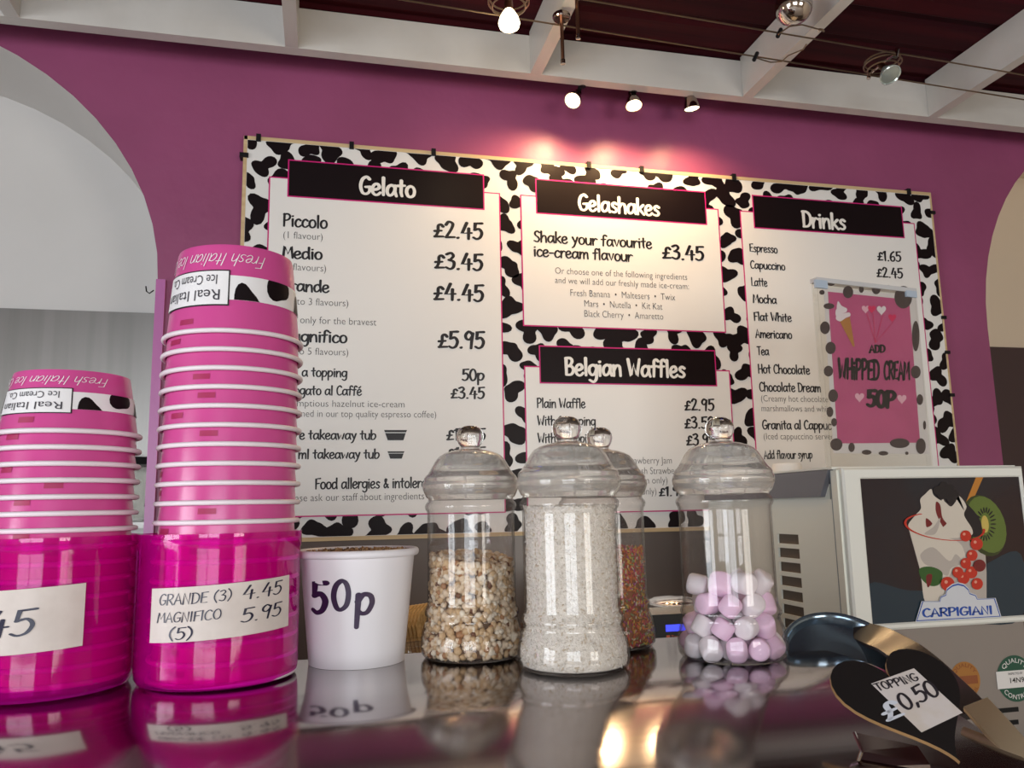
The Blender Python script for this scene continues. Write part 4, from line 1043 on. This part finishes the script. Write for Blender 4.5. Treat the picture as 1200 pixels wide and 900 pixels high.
for (cx, cy, r_, mi) in ((330, 214, 17, 6), (355, 214, 17, 4), (394, 218, 20, 2), (438, 249, 17, 4), (305, 572, 20, 6), (477, 579, 20, 6)):
    for (x_, y_) in ((cx+r_*.3, cy+r_*1.0),) if cy < 300 else ():
        fshape([(x_-1, y_), (x_+1, y_), (371, 352), (369, 352)], 4)
    fshape([(cx+a_*r_, cy+b_*r_*1.15) for a_, b_ in heart_pts()], mi)
fl[0] += 2
for (s_, l_, r_, cap, wt) in (('ADD', (345, 391), (409, 391), 30, 1.5), ('WHiPPED', (219, 494), (386, 503), 78, 1.35), ('CREAM', (404, 499), (510, 500), 70, 1.35), ('50P', (335, 608), (452, 615), 65, 1.6)):
    t_ = brush(s_, wt, 0, .15); 
    put(fmb, t_, lambda u, v: (lambda q: (q[0], fy-.0002-.00003*fl[0], q[1]))(C6(l_[0]+(r_[0]-l_[0])*u/t_[2], l_[1]+(r_[1]-l_[1])*u/t_[2]-v*cap/7.5)), 5)
o = fmb.build('flyer_print', fm); o.parent = fly

# ------------------------------------------------------------------ things behind the jars
q = pix(490, 752, 'Y', 1.30)
def on_back(px, Y): return pix(px, 760, 'Y', Y).x
# stand so the back counter items rest on the worktop
x = on_back(489, 1.42)
wz = .90
tubw = empty('wafer_tub', (on_back(491, 1.48), 1.48, wz), 0, 'small clear tub standing in front of the wafers behind the counter', 'tub')
MB().lathe([(0, 0), (.034, 0), (.036, .004), (.036, .250), (.0345, .252), (.0345, .006), (0, .006)], 40).build('tub_body', M['acrylic'], tubw)
MB().lathe([(r__, z__+.104) for r__, z__ in [(.037, .146), (.039, .148), (.039, .154), (.037, .158), (.039, .161), (.037, .166), (.0, .168), (0, .163), (.035, .160), (.035, .146)]], 40).build('tub_lid', M['jar'], tubw)
x = on_back(488, 1.66)
bk = empty('wafer_holder', (x, 1.66, wz), 0, 'dark holder carrying fan wafers behind the white cup', 'holder')
mb = MB(); mb.box(-.09, .09, -.045, .045, 0, .180); mb.box(-.09, .09, -.045, -.040, .180, .205); mb.box(-.09, .09, .040, .045, .180, .205); mb.box(-.09, -.085, -.04, .04, .180, .205); mb.box(.085, .09, -.04, .04, .180, .205)
mb.build('holder_box', M['mlow'], bk)
wafm = mat('wafer', (.78, .56, .27, 1), .6, noise=(90, (.62, .40, .16, 1), .4, .6))
rs = random.Random(8)
wp_ = None
for k in range(9):
    poly = [(-.012, 0), (.012, 0)]+[(.085*sin(t), .085+.085*cos(t)*1.15) for t in np.linspace(1.35, -1.35, 13)]
    if wp_ is None:
        mb = MB(); mb.prism(poly, -.0016, .0016)
        for j in range(-6, 7):
            mb.tube([(j*.006, -.002, .08-abs(j)*.002), (j*.011, -.002, .17-abs(j)*.006)], .0008, 4)
        wp_ = mb.build('fan_wafer', wafm); o = wp_; wp_.scale = (.8, 1, .72)
    else:
        o = wp_.copy(); COL.objects.link(o)
    o.location = (x+.008*k-.045, 1.63+.006*k, wz+.182); o.rotation_euler = (.02, .28, .95)
    tag(o, 'ribbed golden fan wafer in the bunch behind the white cup', 'wafer', 'fan wafers behind the white cup')
# spotted small tub between jars
x = on_back(611, 1.75)
mb = MB()
cowt = empty('cow_print_tub', (pix(612, 745, 'Y', 1.72).x, 1.72, wz), 0, 'small cow print tub glimpsed between the nut and coconut jars', 'tub')
MB().lathe([(0, 0), (.036, 0), (.042, .245), (.044, .247), (.044, .251), (.040, .251), (.034, .004), (0, .004)], 40).build('tub_wall', mat('tub_brown', (.14, .07, .04, 1), .5), cowt)
mb = MB(); ff_ = cone_fn(.0362, .006/.245, .0006)
patch(mb, ff_, -1.6, 1.6, .205, .244, 0, 30)
f5 = cone_fn(.0362, .006/.245, .0012)
for (a_, h_) in ((-.9, .226), (-.35, .218), (.1, .234), (.5, .220), (1.0, .230)):
    mb.add([f5(a_+.17*cos(2*pi*k/14), h_+.0065*sin(2*pi*k/14)*(1+.3*cos(4*pi*k/14))) for k in range(14)], [tuple(range(14))], 1)
mb.build('cow_band', [M['cowwhite'], M['black']], cowt)
# till display with blue screen
DYl = 1.50
p0 = pix(763, 756, 'Y', DYl); p1 = pix(806, 718, 'Y', DYl)
dx = (p0.x+.08)
till = empty('scale_display', (dx, DYl+.06, wz), 0, 'black digital scale with a small lit blue screen between the jars', 'scale')
xa_, xb_ = p0.x-dx, p0.x-dx+.17
zt_ = p1.z-wz
MB().box(xa_, xb_, -.06, .10, 0, zt_).build('case', M['blackp'], till)
mb = MB(); mb.box(xa_-.004, xb_+.004, -.066, .104, zt_, zt_+.014); mb.lathe([(0, zt_+.026), (.03, zt_+.025), (.055, zt_+.018), (.06, zt_+.014), (0, zt_+.0142)], 30, M=Matrix.Translation((xa_+.085, .02, 0))); mb.build('weighing_pan', M['chrome'], till)
s0, s1 = pix(780, 733, 'Y', DYl), pix(800, 738.5, 'Y', DYl)
MB().box(s0.x-dx, s0.x-dx+.06, -.0608, -.0602, s1.z-wz-.001, s0.z-wz+.001).build('screen', mat('blue_lcd', (.01, .02, .3, 1), .3, emit=((.03, .05, 1, 1), 1.6)), till)
s2 = pix(781, 747, 'Y', DYl)
mb = MB(); mb.box(s2.x-dx, s2.x-dx+.007, -.0608, -.0602, s2.z-wz-.003, s2.z-wz+.004)
line_text(mb, sans('Tare', 0), s2.x-dx+.010, s2.x-dx+.026, s2.z-wz-.002, .006, -.0606)
mb.build('red_mark', mat('red_print', (.55, .08, .02, 1), .4), till)
# jug hanging in the niche
p = pix(160, 541, 'Y', 2.36)
jug = empty('measuring_jug', (p.x-.02, 2.37, p.z-.16), 0, 'grey clear jug with a black lid on the steel sheet behind the left tubs', 'jug')
MB().lathe([(0, 0), (.045, 0), (.05, .006), (.075, .15), (.0725, .15), (.048, .008), (0, .008)], 40).build('jug_body', M['acrylic'], jug)
MB().lathe([(0, .170), (.076, .170), (.079, .166), (.079, .150), (0, .150)], 40).build('lid', M['blackp'], jug)
mb = MB(); mb.tube([(.07, -.01, .14), (.075, -.03, .125), (.066, -.04, .09), (.058, -.03, .05), (.05, -.01, .04)], .006, 8); mb.build('handle', M['blackp'], jug)
sh = MB().box(-1.0, -.415, 2.28, NY-.013, p.z-.178, p.z-.162)
tag(sh.build('niche_shelf', M['steel']), 'steel shelf in the left niche hidden behind the pink tubs', 'shelf')

# ------------------------------------------------------------------ steel scoop, heart sign, bracket
scp = empty('steel_dish', (.57, .95, 1.2255), 0, 'shallow oval mirror steel dish at the right of the marshmallow jar', 'dish')
ral = empty('curved_rail', (.62, .80, 1.20), 0, 'dark steel rail sloping down to the right behind the heart sign', 'rail')
def cpt(px, py, D): return pix(px, py, 'D', D)
# bowl: tilted elliptical dish
cc = cpt(988, 772, .93)
ex = (cpt(1062, 796, .90)-cc); ey = (cpt(998, 728, .99)-cc)
ey = ey-ex*(ey.dot(ex)/ex.dot(ex))*.0
nz = ex.cross(ey).normalized()
if nz.dot(CAM-cc) < 0: nz = -nz
mb = MB(); n = 56
rings = [(1.03, -.003), (1.04, .004), (1.0, .008), (.955, .007), (.93, .003), (.90, -.003), (.75, -.005), (.45, -.006), (0.02, -.006)]
vs = []
for (s_, d_) in rings:
    for k in range(n):
        t = 2*pi*k/n; vs.append(cc+ex*s_*cos(t)+ey*s_*sin(t)+nz*d_)
fs = [(i*n+k, i*n+(k+1) % n, (i+1)*n+(k+1) % n, (i+1)*n+k) for i in range(len(rings)-1) for k in range(n)]
mb.add(vs, fs, 0, True)
back = [(1.03, -.003), (.92, -.012), (.75, -.020), (.45, -.026), (0.02, -.028)]
vs = [cc+ex*s_*cos(2*pi*k/n)+ey*s_*sin(2*pi*k/n)+nz*d_ for (s_, d_) in back for k in range(n)]
mb.add(vs, [(i*n+k, i*n+(k+1) % n, (i+1)*n+(k+1) % n, (i+1)*n+k) for i in range(len(back)-1) for k in range(n)], 0, True)
childof(mb.build('bowl', mat('blue_steel', (.20, .27, .34, 1), .16, .85), sharp=50), scp)
hp = [cpt(1000, 738, .985), cpt(1030, 748, .95), cpt(1058, 763, .905), cpt(1090, 787, .855), cpt(1118, 812, .80), cpt(1144, 838, .755)]
hp = [Vector(p) for p in smooth([tuple(p) for p in hp], 6)]
mb = MB(); upv = [(CAM-p).normalized()+Vector((.25, 0, .35)) for p in hp]
mb.tube(hp, 0, flat=([float(q) for q in np.interp(np.linspace(0, 5, len(hp)), range(6), [.012, .018, .020, .019, .0175, .0155])], .003, upv))
childof(mb.build('rail_band', mat('rail_dark', (.030, .023, .023, 1), .24, 0, spec=.4), sharp=40), ral)
hp2 = [cpt(1144, 826, .742), cpt(1169, 854, .715), cpt(1196, 885, .69), cpt(1230, 925, .665)]
hp2 = [Vector(p) for p in smooth([tuple(p) for p in hp2], 6)]
mb = MB(); upv = [(CAM-p).normalized()+Vector((.2, 0, .3)) for p in hp2]
mb.tube(hp2, 0, flat=(.0125, .004, upv))
childof(mb.build('rail_end', mat('warm_steel', (.78, .62, .40, 1), .34, .8, bump=(60, .2, .002)), sharp=40), ral)
# heart slate
hk = .957; hc = CAM+(Vector((.53039, .66782, 1.21366))-CAM)*hk
e1 = Vector((.99182, -.02085, .12592)); e2 = Vector((-.06048, .79201, .60751))
e2 = (e2-e1*e2.dot(e1)).normalized(); en = e1.cross(e2).normalized()
hm = Matrix((e1, -en, e2)).transposed().to_4x4(); hm.translation = hc     # local x right, z up the heart, -y out of its face
hs = empty('heart_sign', hc, 0, 'black heart shaped slate sign with a topping price sticker', 'sign')
hs.matrix_world = hm
def hp_(sx=1, sz=1, n=48):
    out = []
    for k in range(n):
        t = 2*pi*k/n; out.append((sx*16*sin(t)**3/16, sz*(13*cos(t)-5*cos(2*t)-2*cos(3*t)-cos(4*t)+2)/15))
    return out
HO = hp_(.06174*hk, .06174*hk)
mb = MB(); mb.prism(HO, -.003, .0005, 0, side=1); mb.build('heart_plate', [mat('slate_black', (.010, .008, .008, 1), .45), mat('mdf_edge', (.30, .17, .07, 1), .5)], hs)
def hl(px, py, y=-.0034):
    d = CR*(px-600)-CU*(py-450)+CF*FPX; nn = -Vector(hm.col[1][:3]).normalized(); p0_ = hc+nn*.0034
    p = CAM+d*((p0_-CAM).dot(nn)/d.dot(nn)); q_ = hm.inverted() @ p; return q_.x, q_.z
sq = [hl(1021, 801), hl(1071, 783), hl(1128, 835), hl(1080, 858)]
mb = MB(); mb.add([(a_, -.0033, b_) for a_, b_ in sq]+[(a_, -.0031, b_) for a_, b_ in sq], [(0, 1, 2, 3), (7, 6, 5, 4)]+[(i, i+4, (i+1) % 4+4, (i+1) % 4) for i in range(4)])
st = mb.build('price_sticker', mat('sticker_paper', (.62, .56, .53, 1), .45, noise=(30, (.55, .46, .36, 1), .5, .8)), hs)
mb = MB()
def hline(mb, s_, l_, r_, up, wt, y=-.0036):
    t_ = brush(s_, wt, 0, .2)
    put(mb, t_, lambda u, v: (lambda q_: (q_[0], y, q_[1]))(hl(l_[0]+(r_[0]-l_[0])*u/t_[2]+up[0]*v/7.5, l_[1]+(r_[1]-l_[1])*u/t_[2]+up[1]*v/7.5)))
hline(mb, 'TOPPING', (1029, 810), (1078, 797), (-6.5, -8), .95)
hline(mb, '0,50', (1060, 833), (1103, 813), (-13, -17), .85)
mb.build('lettering', mat('pen_black', (.03, .025, .03, 1), .4), st)
mb = MB(); hline(mb, '£', (1040, 846), (1062, 838), (-16, -22), 1.0, -.0034); mb.build('chalk_pound', mat('chalk', (.60, .62, .68, 1), .7), hs)
# bent steel bracket under the heart
br = empty('sign_bracket', cpt(1040, 880, .675), 0, 'bent chrome bracket on the counter edge below the heart sign', 'bracket')
p = [cpt(1003, 899, .668), cpt(1010, 880, .674), cpt(1001, 858, .684)]
q = [cpt(1092, 914, .655), cpt(1090, 896, .66), cpt(1075, 874, .672)]
mb = MB()
for i in range(2):
    n_ = ((p[i+1]-p[i]).cross(q[i]-p[i])).normalized()*.0025
    mb.add([p[i], q[i], q[i+1], p[i+1]]+[v+n_ for v in (p[i], q[i], q[i+1], p[i+1])], [(0, 1, 2, 3), (7, 6, 5, 4), (0, 4, 5, 1), (1, 5, 6, 2), (2, 6, 7, 3), (3, 7, 4, 0)])
childof(mb.build('bent_plate', M['chrome_d']), br)
mb = MB(); mb.tube([cpt(1003, 899, .667), cpt(1010, 880, .673), cpt(1001, 858, .683)], .0016, 8); childof(mb.build('bright_edge', M['chrome']), br)
